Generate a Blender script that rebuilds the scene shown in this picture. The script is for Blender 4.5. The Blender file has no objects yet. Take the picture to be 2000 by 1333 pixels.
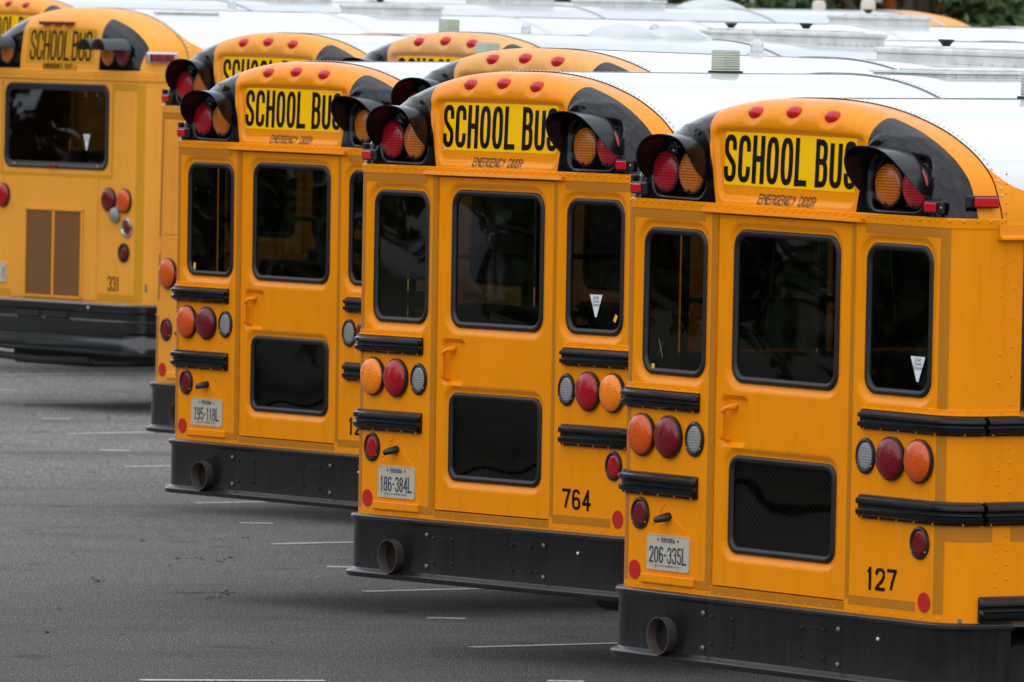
import bpy, bmesh, math, random
from math import sin, cos, pi, radians, sqrt, exp, atan2, hypot
from mathutils import Matrix, Vector
random.seed(7)
S = bpy.context.scene
COL = S.collection
CAM_Z = 3.52          # camera height above the asphalt
H = 0.58              # bumper underside above the asphalt

# ------------------------------------------------------------------ camera
cd = bpy.data.cameras.new("camera"); cam = bpy.data.objects.new("camera", cd); COL.objects.link(cam)
PT, RL, FPX = 0.034526964, 0.0139119, 20973.22
cd.sensor_width = 36.0; cd.lens = FPX / 2000.0 * 36.0
cd.clip_start = 1.0; cd.clip_end = 4000.0
fwd = Vector((0, cos(PT), -sin(PT))); up0 = Vector((0, sin(PT), cos(PT))); r0 = Vector((1, 0, 0))
rt = r0 * cos(RL) + up0 * sin(RL); up = up0 * cos(RL) - r0 * sin(RL)
M = Matrix((rt, up, -fwd)).transposed().to_4x4(); M.translation = (0, 0, CAM_Z)
cam.matrix_world = M
cd.dof.use_dof = True; cd.dof.focus_distance = 49.5; cd.dof.aperture_fstop = 13.0
S.camera = cam

# ------------------------------------------------------------------ sky, sun, exposure
SUN_EL, SUN_AZ = 58.0, 205.0      # degrees; azimuth clockwise from +y
world = bpy.data.worlds.new("World"); S.world = world; world.use_nodes = True
nt = world.node_tree; nt.nodes.clear()
wo = nt.nodes.new("ShaderNodeOutputWorld"); bg = nt.nodes.new("ShaderNodeBackground")
sky = nt.nodes.new("ShaderNodeTexSky"); sky.sky_type = 'NISHITA'; sky.sun_disc = False
sky.sun_elevation = radians(SUN_EL); sky.sun_rotation = radians(SUN_AZ)
sky.air_density = 1.0; sky.dust_density = 3.0; sky.ozone_density = 1.0
tc = nt.nodes.new("ShaderNodeTexCoord"); mp = nt.nodes.new("ShaderNodeMapping"); mp.inputs['Scale'].default_value = (1, 1, 3.2)
nz = nt.nodes.new("ShaderNodeTexNoise"); nz.inputs['Scale'].default_value = 2.6; nz.inputs['Detail'].default_value = 3; nz.inputs['Roughness'].default_value = .55
cr = nt.nodes.new("ShaderNodeValToRGB")
cr.color_ramp.elements[0].position = .34; cr.color_ramp.elements[0].color = (5.0, 5.7, 6.8, 1)
cr.color_ramp.elements[1].position = .68; cr.color_ramp.elements[1].color = (10.4, 10.5, 10.7, 1)
mx = nt.nodes.new("ShaderNodeMix"); mx.data_type = 'RGBA'; mx.inputs[0].default_value = .85
L = nt.links.new
L(tc.outputs['Generated'], mp.inputs[0]); L(mp.outputs[0], nz.inputs['Vector']); L(nz.outputs['Fac'], cr.inputs[0])
L(sky.outputs[0], mx.inputs[6]); L(cr.outputs[0], mx.inputs[7]); L(mx.outputs[2], bg.inputs[0]); L(bg.outputs[0], wo.inputs[0])
bg.inputs[1].default_value = 0.12
sd = bpy.data.lights.new("sun", 'SUN'); sd.energy = 0.6; sd.angle = radians(140); sd.color = (1, .96, .9)
sun = bpy.data.objects.new("sun", sd); COL.objects.link(sun)
az, el = radians(SUN_AZ), radians(SUN_EL)
sdir = Vector((sin(az) * cos(el), cos(az) * cos(el), sin(el)))
sun.rotation_euler = sdir.to_track_quat('Z', 'Y').to_euler(); sun.location = (0, 0, 30)
S.view_settings.view_transform = 'Standard'; S.view_settings.look = 'None'
S.view_settings.exposure = 0.54; S.view_settings.gamma = 1.0; S.view_settings.use_curve_mapping = False
S.cycles.max_bounces = 6; S.cycles.transparent_max_bounces = 12

# ------------------------------------------------------------------ materials
def mat(name, col, rough=.5, metal=0., coat=0., spec=.5, coat_rough=.05):
    m = bpy.data.materials.new(name); m.use_nodes = True
    b = m.node_tree.nodes['Principled BSDF']
    b.inputs['Base Color'].default_value = (*col, 1); b.inputs['Roughness'].default_value = rough
    b.inputs['Metallic'].default_value = metal; b.inputs['Coat Weight'].default_value = coat
    b.inputs['Coat Roughness'].default_value = coat_rough; b.inputs['Specular IOR Level'].default_value = spec
    return m
def N(m, t): return m.node_tree.nodes.new(t)
def lk(m, a, b): m.node_tree.links.new(a, b)
def coords(m, scale=(1, 1, 1), kind='Object'):
    t = N(m, 'ShaderNodeTexCoord'); p = N(m, 'ShaderNodeMapping'); p.inputs['Scale'].default_value = scale
    lk(m, t.outputs[kind], p.inputs[0]); return p.outputs[0]
def noise(m, vec, scale, detail=4, rough=.5):
    n = N(m, 'ShaderNodeTexNoise'); n.inputs['Scale'].default_value = scale; n.inputs['Detail'].default_value = detail
    n.inputs['Roughness'].default_value = rough; lk(m, vec, n.inputs['Vector']); return n.outputs['Fac']
def ramp(m, fac, stops):
    r = N(m, 'ShaderNodeValToRGB'); e = r.color_ramp.elements
    while len(e) < len(stops): e.new(.5)
    for q, (p, c) in zip(e, stops): q.position = p; q.color = (*c, 1) if len(c) == 3 else c
    lk(m, fac, r.inputs[0]); return r.outputs[0]
def mixc(m, fac, a, b, mode='MIX'):
    x = N(m, 'ShaderNodeMix'); x.data_type = 'RGBA'; x.blend_type = mode
    for s, v in ((0, fac), (6, a), (7, b)):
        if hasattr(v, 'is_output') or hasattr(v, 'links'): lk(m, v, x.inputs[s])
        elif s == 0: x.inputs[0].default_value = v
        else: x.inputs[s].default_value = (*v, 1)
    return x.outputs[2]
def bump(m, h, strength=.2, dist=.01, nrm=None):
    b = N(m, 'ShaderNodeBump'); b.inputs['Strength'].default_value = strength; b.inputs['Distance'].default_value = dist
    lk(m, h, b.inputs['Height'])
    return b.outputs[0]
def pb(m): return m.node_tree.nodes['Principled BSDF']

def paint(name, col, rough=.32, coat=.35, dirt=(.40, .13, .006), amount=.24, spec=.18):
    m = mat(name, col, rough, coat=coat, coat_rough=.08, spec=spec)
    v = coords(m)
    n1 = noise(m, v, 1.7, 5, .6)
    vs = coords(m, (14, 14, 1.1)); n2 = noise(m, vs, 1.6, 5, .6)       # vertical rain streaks
    f1 = ramp(m, n1, [(.35, (0, 0, 0)), (.8, (1, 1, 1))]); f2 = ramp(m, n2, [(.5, (0, 0, 0)), (.85, (1, 1, 1))])
    f = N(m, 'ShaderNodeMath'); f.operation = 'MULTIPLY_ADD'; lk(m, f1, f.inputs[0]); f.inputs[1].default_value = amount * .6
    g = N(m, 'ShaderNodeMath'); g.operation = 'MULTIPLY'; lk(m, f2, g.inputs[0]); g.inputs[1].default_value = amount; lk(m, g.outputs[0], f.inputs[2])
    c = mixc(m, f.outputs[0], col, dirt)
    lk(m, c, pb(m).inputs['Base Color'])
    r = ramp(m, noise(m, v, 5, 4), [(.3, (rough - .07,) * 3), (.7, (rough + .1,) * 3)])
    lk(m, r, pb(m).inputs['Roughness'])
    wv = noise(m, v, 1.3, 2)
    bb_ = bump(m, wv, .30, .03); lk(m, bb_, pb(m).inputs['Coat Normal'])
    return m
MY = paint('bus_yellow', (.87, .274, .0005), .27, .20, spec=.10)
MYF = paint('bus_yellow_faded', (.82, .32, .03), .42, .12)
MYE = paint('bus_yellow_pale', (.76, .37, .10), .42, .12)
MYF2 = paint('bus_yellow_sun_bleached', (.74, .38, .13), .45, .1)
MYT = paint('bus_yellow_old', (.84, .35, .035), .45, .15)
MTAPE = mat('reflective_tape', (.46, .165, .002), .45, spec=.3)
n_ = noise(MTAPE, coords(MTAPE, (40, 40, 40)), 6, 2); lk(MTAPE, mixc(MTAPE, n_, (.42, .145, .002), (.50, .185, .003)), pb(MTAPE).inputs['Base Color'])
MTAPEY = mat('reflective_tape_bright', (.58, .27, .003), .45, spec=.3)
MBLK = paint('gloss_black', (.0015, .0022, .0036), .10, .30, (.004, .004, .005), .05, .22)
MHOOD = mat('hood_black', (.003, .0035, .0045), .22, coat=.15, spec=.3)
MHOODG = mat('visor_weathered', (.035, .04, .045), .5)
MRAIL = mat('rub_rail_black', (.0025, .0025, .003), .26, spec=.38)
n_ = noise(MRAIL, coords(MRAIL, (3, 3, 20)), 3, 5); lk(MRAIL, ramp(MRAIL, n_, [(.35, (.20,) * 3), (.7, (.32,) * 3)]), pb(MRAIL).inputs['Roughness'])
MBUMP = mat('bumper_black', (.016, .016, .017), .3, spec=.30, coat=.45, coat_rough=.12)
v_ = coords(MBUMP, (1, 1, 1)); n_ = noise(MBUMP, v_, 4, 7, .65); s_ = noise(MBUMP, coords(MBUMP, (26, 26, 1.2)), 1.5, 5)
lk(MBUMP, mixc(MBUMP, ramp(MBUMP, s_, [(.42, (0, 0, 0)), (.85, (.45,) * 3)]), mixc(MBUMP, ramp(MBUMP, n_, [(.45, (0, 0, 0)), (.75, (.5,) * 3)]), (.006, .006, .0065), (.018, .0175, .017)), (.034, .031, .028)), pb(MBUMP).inputs['Base Color'])
lk(MBUMP, ramp(MBUMP, n_, [(.3, (.22,) * 3), (.75, (.55,) * 3)]), pb(MBUMP).inputs['Roughness'])
MBUMPG = mat('bumper_gloss', (.008, .008, .009), .2, coat=.5, spec=.5)
MRUB = mat('rubber', (.009, .010, .012), .40, spec=.4)
MSCREW = mat('screw', (.55, .55, .55), .35, .8)
MSTEEL = mat('bolt_steel', (.16, .16, .165), .45, .7)
MROOF = mat('roof_white', (.80, .81, .82), .30, coat=1.0, coat_rough=.05)
v_ = coords(MROOF, (1, .35, 1)); n_ = noise(MROOF, coords(MROOF, (2.2, .22, 2.2)), 2.4, 7, .65)
lk(MROOF, mixc(MROOF, ramp(MROOF, n_, [(.42, (0, 0, 0)), (.75, (.75,) * 3)]), (.70, .715, .73), (.52, .545, .56)), pb(MROOF).inputs['Base Color'])
MROOFD = mat('roof_white_dull', (.62, .65, .67), .40, coat=.7, coat_rough=.1)
n_ = noise(MROOFD, coords(MROOFD, (1, .35, 1)), 6, 7, .7); lk(MROOFD, mixc(MROOFD, ramp(MROOFD, n_, [(.35, (0, 0, 0)), (.75, (.8,) * 3)]), (.56, .60, .62), (.38, .41, .42)), pb(MROOFD).inputs['Base Color'])
MSEAL = mat('seam_sealant', (.16, .17, .17), .7)
MHATCH = mat('hatch_grey', (.60, .62, .60), .45)
n_ = noise(MHATCH, coords(MHATCH), 9, 6); lk(MHATCH, mixc(MHATCH, ramp(MHATCH, n_, [(.4, (0, 0, 0)), (.75, (.7,) * 3)]), (.66, .68, .66), (.40, .41, .38)), pb(MHATCH).inputs['Base Color'])
MCREAM = mat('vent_cream', (.62, .56, .46), .5)
MSIGN = mat('sign_yellow', (.95, .60, .001), .45, spec=.06)
v_ = coords(MSIGN, (2, 2, 60)); lk(MSIGN, mixc(MSIGN, noise(MSIGN, v_, 2, 2), (.93, .49, .0008), (.97, .55, .001)), pb(MSIGN).inputs['Base Color'])
MINK = mat('lettering_black', (.003, .003, .003), .45, spec=.12)
MINKF = mat('lettering_worn', (.022, .015, .008), .6)
MBLUE = mat('plate_blue', (.02, .035, .09), .5)
MPLATE = mat('plate_cream', (.50, .47, .36), .45, coat=.2)
n_ = noise(MPLATE, coords(MPLATE), 14, 5); lk(MPLATE, mixc(MPLATE, n_, (.54, .50, .38), (.42, .39, .30)), pb(MPLATE).inputs['Base Color'])
MWHITE = mat('sticker_white', (.72, .74, .76), .5)
MYTAB = mat('tab_yellow', (.85, .52, .01), .5)
MRREF = mat('reflector_red', (.50, .006, .012), .3, coat=.5)
MPIPE = mat('exhaust_rust', (.10, .07, .055), .65, .35)
n_ = noise(MPIPE, coords(MPIPE), 18, 6); lk(MPIPE, mixc(MPIPE, n_, (.035, .030, .027), (.11, .082, .062)), pb(MPIPE).inputs['Base Color'])
MSOOT = mat('exhaust_inside', (.03, .024, .02), .9)
MUNDER = mat('chassis_dark', (.012, .012, .013), .7)
MSEAT = mat('seat_vinyl', (.085, .055, .028), .5)
MINT = mat('interior_panel', (.16, .14, .11), .6)
MGRILL = mat('grille_brown', (.14, .075, .03), .6, .1)
wv = N(MGRILL, 'ShaderNodeTexWave'); wv.inputs['Scale'].default_value = 30; wv.bands_direction = 'X'; lk(MGRILL, coords(MGRILL), wv.inputs[0])
lk(MGRILL, mixc(MGRILL, wv.outputs['Fac'], (.13, .05, .008), (.21, .09, .018)), pb(MGRILL).inputs['Base Color'])
MCHROME = mat('chrome', (.6, .6, .6), .2, 1.)
MTYRE = mat('tyre', (.02, .02, .02), .85)

def lens(name, col, kind='facet', rough=.12):
    m = mat(name, col, rough, coat=.35, coat_rough=.04, spec=.3)
    b = pb(m)
    b.inputs['Subsurface Weight'].default_value = 0
    if kind == 'facet':
        v = coords(m, (1, 1, 1)); w = N(m, 'ShaderNodeTexVoronoi'); w.inputs['Scale'].default_value = 110; lk(m, v, w.inputs['Vector'])
        h = w.outputs['Distance']
        dark = tuple(c * .82 for c in col); lite = tuple(min(1, c * 1.12) for c in col)
        lk(m, mixc(m, ramp(m, h, [(.1, (0, 0, 0)), (.6, (1, 1, 1))]), dark, lite), b.inputs['Base Color'])
    else:
        v = coords(m); w = N(m, 'ShaderNodeTexWave'); w.bands_direction = 'Z'; w.inputs['Scale'].default_value = 26; lk(m, v, w.inputs[0])
        w2 = N(m, 'ShaderNodeTexWave'); w2.bands_direction = 'X'; w2.inputs['Scale'].default_value = 30; lk(m, v, w2.inputs[0])
        mm = N(m, 'ShaderNodeMath'); mm.operation = 'MULTIPLY'; lk(m, w.outputs['Fac'], mm.inputs[0]); lk(m, w2.outputs['Fac'], mm.inputs[1]); h = mm.outputs[0]
        dk = .68 if name == 'lens_clear' else .5; dark = tuple(c * dk for c in col); lite = tuple(min(1, c * 1.25 + .01) for c in col)
        lk(m, mixc(m, ramp(m, h, [(.05, (0, 0, 0)), (.7, (1, 1, 1))]), dark, lite), b.inputs['Base Color'])
    lk(m, bump(m, h, .25, .003), b.inputs['Normal'])
    return m
LRED = lens('lens_red', (.33, .003, .009)); LDRED = lens('lens_dark_red', (.13, .003, .008)); LAMB = lens('lens_amber', (.86, .21, .004)); LORG = lens('lens_orange', (.56, .072, .003))
LFRED = lens('flasher_red', (.50, .005, .015), 'grid'); LFAMB = lens('flasher_amber', (.68, .17, .003), 'grid')
LMAR2 = lens('lens_wine', (.15, .002, .008)); LMARK = lens('marker_red', (.50, .005, .012)); LCLEAR = lens('lens_clear', (.27, .28, .265), 'grid', .2); LMRN = lens('lens_maroon', (.22, .006, .014), 'grid')
LBLK = mat('beacon_block', (.50, .56, .44), .2, coat=.4)
wv = N(LBLK, 'ShaderNodeTexWave'); wv.bands_direction = 'Z'; wv.inputs['Scale'].default_value = 24; lk(LBLK, coords(LBLK), wv.inputs[0])
lk(LBLK, mixc(LBLK, wv.outputs['Fac'], (.34, .40, .27), (.60, .66, .52)), pb(LBLK).inputs['Base Color']); pb(LBLK).inputs['Transmission Weight'].default_value = .35
LDOME = mat('beacon_clear', (.75, .78, .80), .15, coat=.5); pb(LDOME).inputs['Transmission Weight'].default_value = .5

def glass(name, tint=.30, wob=.35):
    m = bpy.data.materials.new(name); m.use_nodes = True; t = m.node_tree; t.nodes.clear()
    o = N(m, 'ShaderNodeOutputMaterial'); mixs = N(m, 'ShaderNodeMixShader'); tr = N(m, 'ShaderNodeBsdfTransparent'); gl = N(m, 'ShaderNodeBsdfGlossy'); fr = N(m, 'ShaderNodeFresnel')
    tr.inputs[0].default_value = (tint, tint * .97, tint * .93, 1); gl.inputs['Roughness'].default_value = .015; fr.inputs[0].default_value = 1.5
    gl.inputs[0].default_value = (.9, .92, .95, 1)
    n = noise(m, coords(m, (1, 1, 1.4)), 1.1, 1); bb = bump(m, n, wob, .05)
    lk(m, bb, gl.inputs['Normal']); lk(m, bb, fr.inputs['Normal'])
    lk(m, fr.outputs[0], mixs.inputs[0]); lk(m, tr.outputs[0], mixs.inputs[1]); lk(m, gl.outputs[0], mixs.inputs[2]); lk(m, mixs.outputs[0], o.inputs[0])
    return m
MGLASS = glass('window_glass', .19, .16)

# ------------------------------------------------------------------ mesh helpers
class MB:
    def __init__(s): s.v = []; s.f = []
    def add(s, vs, fs):
        o = len(s.v); s.v += [tuple(p) for p in vs]; s.f += [tuple(i + o for i in f) for f in fs]; return s
    def box(s, x0, x1, y0, y1, z0, z1, bev=0.):
        if bev <= 0:
            v = [(x0, y0, z0), (x1, y0, z0), (x1, y1, z0), (x0, y1, z0), (x0, y0, z1), (x1, y0, z1), (x1, y1, z1), (x0, y1, z1)]
            return s.add(v, [(0, 3, 2, 1), (4, 5, 6, 7), (0, 1, 5, 4), (1, 2, 6, 5), (2, 3, 7, 6), (3, 0, 4, 7)])
        bm = bmesh.new(); bmesh.ops.create_cube(bm, size=1.0)
        for v in bm.verts: v.co = Vector(((x0 + x1) / 2 + v.co.x * (x1 - x0), (y0 + y1) / 2 + v.co.y * (y1 - y0), (z0 + z1) / 2 + v.co.z * (z1 - z0)))
        bmesh.ops.bevel(bm, geom=list(bm.edges), offset=bev, segments=2, profile=.5, affect='EDGES')
        bm.verts.index_update(); s.add([v.co.copy() for v in bm.verts], [[v.index for v in f.verts] for f in bm.faces]); bm.free(); return s
    def lathe(s, prof, c, axis='y', n=32, sx=1., sz=1.):
        # prof: (radius, height along axis)
        vs, fs = [], []
        for r, h in prof:
            for k in range(n):
                a = 2 * pi * k / n; p = (r * cos(a) * sx, r * sin(a) * sz)
                if axis == 'y': vs.append((c[0] + p[0], c[1] + h, c[2] + p[1]))
                elif axis == 'z': vs.append((c[0] + p[0], c[1] + p[1], c[2] + h))
                else: vs.append((c[0] + h, c[1] + p[0], c[2] + p[1]))
        m = len(prof)
        for i in range(m - 1):
            for k in range(n):
                fs.append((i * n + k, i * n + (k + 1) % n, (i + 1) * n + (k + 1) % n, (i + 1) * n + k))
        if prof[0][0] > 1e-5: fs.append(tuple(range(n)))
        if prof[-1][0] > 1e-5: fs.append(tuple((m - 1) * n + k for k in range(n)))
        return s.add(vs, fs)
    def loft(s, rings, closed=True, cap=False):
        n = len(rings[0]); vs = [p for r in rings for p in r]; fs = []
        for i in range(len(rings) - 1):
            for k in range(n if closed else n - 1):
                fs.append((i * n + k, i * n + (k + 1) % n, (i + 1) * n + (k + 1) % n, (i + 1) * n + k))
        if cap: fs.append(tuple(range(n))); fs.append(tuple(len(vs) - n + k for k in range(n))[::-1])
        return s.add(vs, fs)
    def tube(s, pts, r, n=10):
        rings = []; pts = [Vector(p) for p in pts]
        for i, p in enumerate(pts):
            d = (pts[min(i + 1, len(pts) - 1)] - pts[max(i - 1, 0)]).normalized()
            a = d.cross(Vector((0, 0, 1)) if abs(d.z) < .9 else Vector((0, 1, 0))).normalized(); b = d.cross(a)
            rings.append([tuple(p + (a * cos(2 * pi * k / n) + b * sin(2 * pi * k / n)) * r) for k in range(n)])
        return s.loft(rings, True, True)
    def obj(s, name, m, parent=None, smooth=False, kind=None, label=None, dz=H, ang=None, flip=True):
        me = bpy.data.meshes.new(name); me.from_pydata([(x, y, z + dz) for x, y, z in s.v], [], s.f)
        me.materials.append(m); bm = bmesh.new(); bm.from_mesh(me)
        bmesh.ops.recalc_face_normals(bm, faces=bm.faces) if flip else None
        bm.to_mesh(me); bm.free()
        if smooth:
            me.polygons.foreach_set('use_smooth', [True] * len(me.polygons))
            if ang and ang != 'keep': me.set_sharp_from_angle(angle=radians(ang))
        o = bpy.data.objects.new(name, me); COL.objects.link(o)
        if parent: o.parent = parent
        if kind: o['kind'] = kind
        if label: o['label'] = label
        return o
def empty(name, label=None, cat=None, group=None):
    o = bpy.data.objects.new(name, None); COL.objects.link(o); o.empty_display_size = .2
    if label: o['label'] = label
    if cat: o['category'] = cat
    if group: o['group'] = group
    return o
def clip(v, f, sd_, keep_pos=True):
    """cut a polygon mesh along sd_=0 and keep one side; returns (verts, faces)"""
    d = [sd_(p) for p in v]
    if not keep_pos: d = [-x for x in d]
    nv, nf, idx, ec = [], [], {}, {}
    def gv(i):
        if i not in idx: idx[i] = len(nv); nv.append(v[i])
        return idx[i]
    for fc in f:
        ds = [d[i] for i in fc]
        if min(ds) >= 0: nf.append(tuple(gv(i) for i in fc)); continue
        if max(ds) <= 0: continue
        out = []
        for a, b in zip(fc, fc[1:] + fc[:1]):
            if d[a] >= 0: out.append(gv(a))
            if (d[a] > 0 and d[b] < 0) or (d[a] < 0 and d[b] > 0):
                k = (min(a, b), max(a, b))
                if k not in ec:
                    t = d[a] / (d[a] - d[b]); ec[k] = len(nv); nv.append(tuple(v[a][j] + t * (v[b][j] - v[a][j]) for j in range(len(v[a]))))
                out.append(ec[k])
        if len(out) >= 3: nf.append(tuple(out))
    return nv, nf
def rbox(x, z, cx, cz, hx, hz, r):     # signed distance of a rounded rectangle, negative inside
    qx, qz = abs(x - cx) - hx + r, abs(z - cz) - hz + r
    return hypot(max(qx, 0), max(qz, 0)) + min(max(qx, qz), 0) - r
def sm(a, b, x):
    t = min(1, max(0, (x - a) / (b - a))); return t * t * (3 - 2 * t)
def rring(cx, cz, hx, hz, r, y, n=6):
    r = max(r, .001); out = []
    for qx, qz, a0 in ((1, 1, 0), (-1, 1, 90), (-1, -1, 180), (1, -1, 270)):
        for k in range(n + 1):
            a = radians(a0 + 90 * k / n); out.append((cx + qx * (hx - r) + r * cos(a), y, cz + qz * (hz - r) + r * sin(a)))
    return out

# ------------------------------------------------------------------ stroke lettering
def se(cx, cy, rx, ry, a0, a1, n=14, e=2.7):
    o = []
    for k in range(n + 1):
        a = radians(a0 + (a1 - a0) * k / n); c, s_ = cos(a), sin(a)
        o.append((cx + rx * math.copysign(abs(c) ** (2 / e), c), cy + ry * math.copysign(abs(s_) ** (2 / e), s_)))
    return o
def spath():
    return [(1, .70)] + se(.5, .76, .5, .24, 0, 180) + [(.02, .70), (.12, .60), (.5, .49), (.86, .39), (.98, .31)] + se(.5, .24, .5, .24, 0, -180) + [(0, .30)]
G = {
 'O': [se(.5, .5, .5, .5, 0, 360, 44, 3.0)], '0': [se(.5, .5, .5, .5, 0, 360, 44, 2.6)],
 'C': [[(1, .68), (1, .74)] + se(.5, .74, .5, .26, 0, 180) + se(.5, .26, .5, .26, 180, 360) + [(1, .26), (1, .32)]],
 'S': [spath()],
 'H': [[(0, 0), (0, 1)], [(1, 0), (1, 1)], [(0, .52), (1, .52)]],
 'L': [[(0, 1), (0, 0)], [(-.02, 0), (1, 0)]],
 'U': [[(0, 1), (0, .26)] + se(.5, .26, .5, .26, 180, 360) + [(1, .26), (1, 1)]],
 'B': [[(0, 0), (0, 1)], [(0, 1), (.5, 1)] + se(.45, .77, .5, .23, 90, -90) + [(0, .54)], [(0, .54), (.5, .54)] + se(.48, .27, .52, .27, 90, -90) + [(0, 0)]],
 'D': [[(0, 0), (0, 1)], [(0, 1), (.35, 1)] + se(.35, .5, .65, .5, 90, -90, 20, 2.8) + [(0, 0)]],
 'E': [[(0, 0), (0, 1)], [(0, 1), (1, 1)], [(0, .52), (.85, .52)], [(0, 0), (1, 0)]],
 'M': [[(0, 0), (0, 1)], [(1, 0), (1, 1)], [(.02, 1), (.5, .35)], [(.5, .35), (.98, 1)]],
 'N': [[(0, 0), (0, 1)], [(1, 0), (1, 1)], [(.02, 1), (.98, 0)]],
 'R': [[(0, 0), (0, 1)], [(0, 1), (.5, 1)] + se(.48, .76, .5, .24, 90, -90) + [(0, .52)], [(.5, .52), (1, 0)]],
 'P': [[(0, 0), (0, 1)], [(0, 1), (.5, 1)] + se(.48, .74, .5, .26, 90, -90) + [(0, .48)]],
 'G': [[(1, .70), (1, .74)] + se(.5, .74, .5, .26, 0, 180) + se(.5, .26, .5, .26, 180, 360) + [(1, .26), (1, .48)], [(1, .48), (.55, .48)]],
 'Y': [[(0, 1), (.5, .48)], [(1, 1), (.5, .48)], [(.5, .5), (.5, 0)]],
 'V': [[(0, 1), (.5, 0)], [(1, 1), (.5, 0)]], 'A': [[(0, 0), (.5, 1)], [(1, 0), (.5, 1)], [(.2, .34), (.8, .34)]],
 'X': [[(0, 1), (1, 0)], [(1, 1), (0, 0)]], 'I': [[(.5, 0), (.5, 1)]], 'T': [[(0, 1), (1, 1)], [(.5, 1), (.5, 0)]],
 '-': [[(.1, .48), (.9, .48)]], ' ': [],
 '1': [[(.55, 0), (.55, 1)], [(.57, 1), (.15, .80)]],
 '2': [[(0, .72)] + se(.5, .74, .5, .26, 180, 0) + [(1, .66), (.8, .45), (.2, .17), (.02, 0)], [(-.02, 0), (1, 0)]],
 '3': [[(0, .76)] + se(.5, .77, .5, .23, 180, -60) + [(.45, .53)], [(.45, .53)] + se(.5, .27, .5, .27, 80, -180) + [(0, .24)]],
 '4': [[(.75, 0), (.75, 1)], [(.75, 1), (.02, .28)], [(0, .28), (1.05, .28)]],
 '5': [[(.95, 1), (.1, 1)], [(.1, 1), (.05, .5)], [(.05, .52)] + se(.48, .30, .5, .30, 120, -170)],
 '6': [[(.9, .82)] + se(.5, .74, .48, .26, 40, 180) + [(0, .5), (0, .28)] + se(.5, .28, .5, .28, 180, -180)],
 '7': [[(0, 1), (1.02, 1)], [(1, 1), (.6, .45), (.35, 0)]],
 '8': [se(.5, .76, .44, .24, 0, 360, 26, 2.3), se(.5, .26, .5, .26, 0, 360, 26, 2.3)],
 '9': [[(.1, .18)] + se(.5, .26, .48, .26, 220, 360) + [(1, .5), (1, .72)] + se(.5, .72, .5, .28, 0, 360)],
}
def text(mb, s_, x, z, y, h, w, gap, t, space=None, tv=None, serif=0.):
    """letters of cap height h, width w, stroke t standing in the XZ plane; returns the end x"""
    k = 0
    for ch in s_:
        if ch == ' ': x += space or w * .7; continue
        wc = w * {'I': .35, '1': .75, '-': .6, 'M': 1.15}.get(ch, 1)
        sw, sh = wc - t, h - (tv or t)
        for st in G[ch]:
            p = [(x + t / 2 + a * sw, z + (tv or t) / 2 + b * sh) for a, b in st]
            q = [p[0]]
            for c in p[1:]:
                if hypot(c[0] - q[-1][0], c[1] - q[-1][1]) > 1e-5: q.append(c)
            p = q; n = len(p); cl = hypot(p[0][0] - p[-1][0], p[0][1] - p[-1][1]) < 1e-4
            if not cl and ch in 'HLEBDTRPMN12345674-' and n == 2:      # straight strokes run out to the cap height
                d = (p[1][0] - p[0][0], p[1][1] - p[0][1]); l = hypot(*d); d = (d[0] / l * t * .5, d[1] / l * t * .5)
                if abs(d[0]) < 1e-6 or abs(d[1]) < 1e-6: p = [(p[0][0] - d[0], p[0][1] - d[1]), (p[1][0] + d[0], p[1][1] + d[1])]
            vs = []; yy = y - .00012 * (k % 5); k += 1
            for i in range(n):
                a, b = p[i - 1] if (i or cl) else p[i], p[(i + 1) % n] if (i < n - 1 or cl) else p[i]
                if cl and i == 0: a = p[-2]
                if cl and i == n - 1: b = p[1]
                dx, dz = b[0] - a[0], b[1] - a[1]; l = hypot(dx, dz) or 1
                nx, nz_ = -dz / l, dx / l
                hx, hz = t / 2, (tv or t) / 2
                vs += [(p[i][0] + nx * hx, yy, p[i][1] + nz_ * hz), (p[i][0] - nx * hx, yy, p[i][1] - nz_ * hz)]
            mb.add(vs, [(2 * i, 2 * i + 2, 2 * i + 3, 2 * i + 1) for i in range(n - 1)])
            if serif and not cl and ch in '1HIVNARL4' :
                for e_ in (p[0], p[-1]):
                    if e_[1] < z + h * .1 or e_[1] > z + h * .9:
                        mb.add([(e_[0] - serif, yy - .0002, e_[1] - t * .3), (e_[0] + serif, yy - .0002, e_[1] - t * .3), (e_[0] + serif, yy - .0002, e_[1] + t * .3), (e_[0] - serif, yy - .0002, e_[1] + t * .3)], [(0, 1, 2, 3)])
        x += wc + gap
    return x - gap
def textw(s_, w, gap, space=None):
    return text(MB(), s_, 0, 0, 0, .1, w, gap, .01, space)

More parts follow.
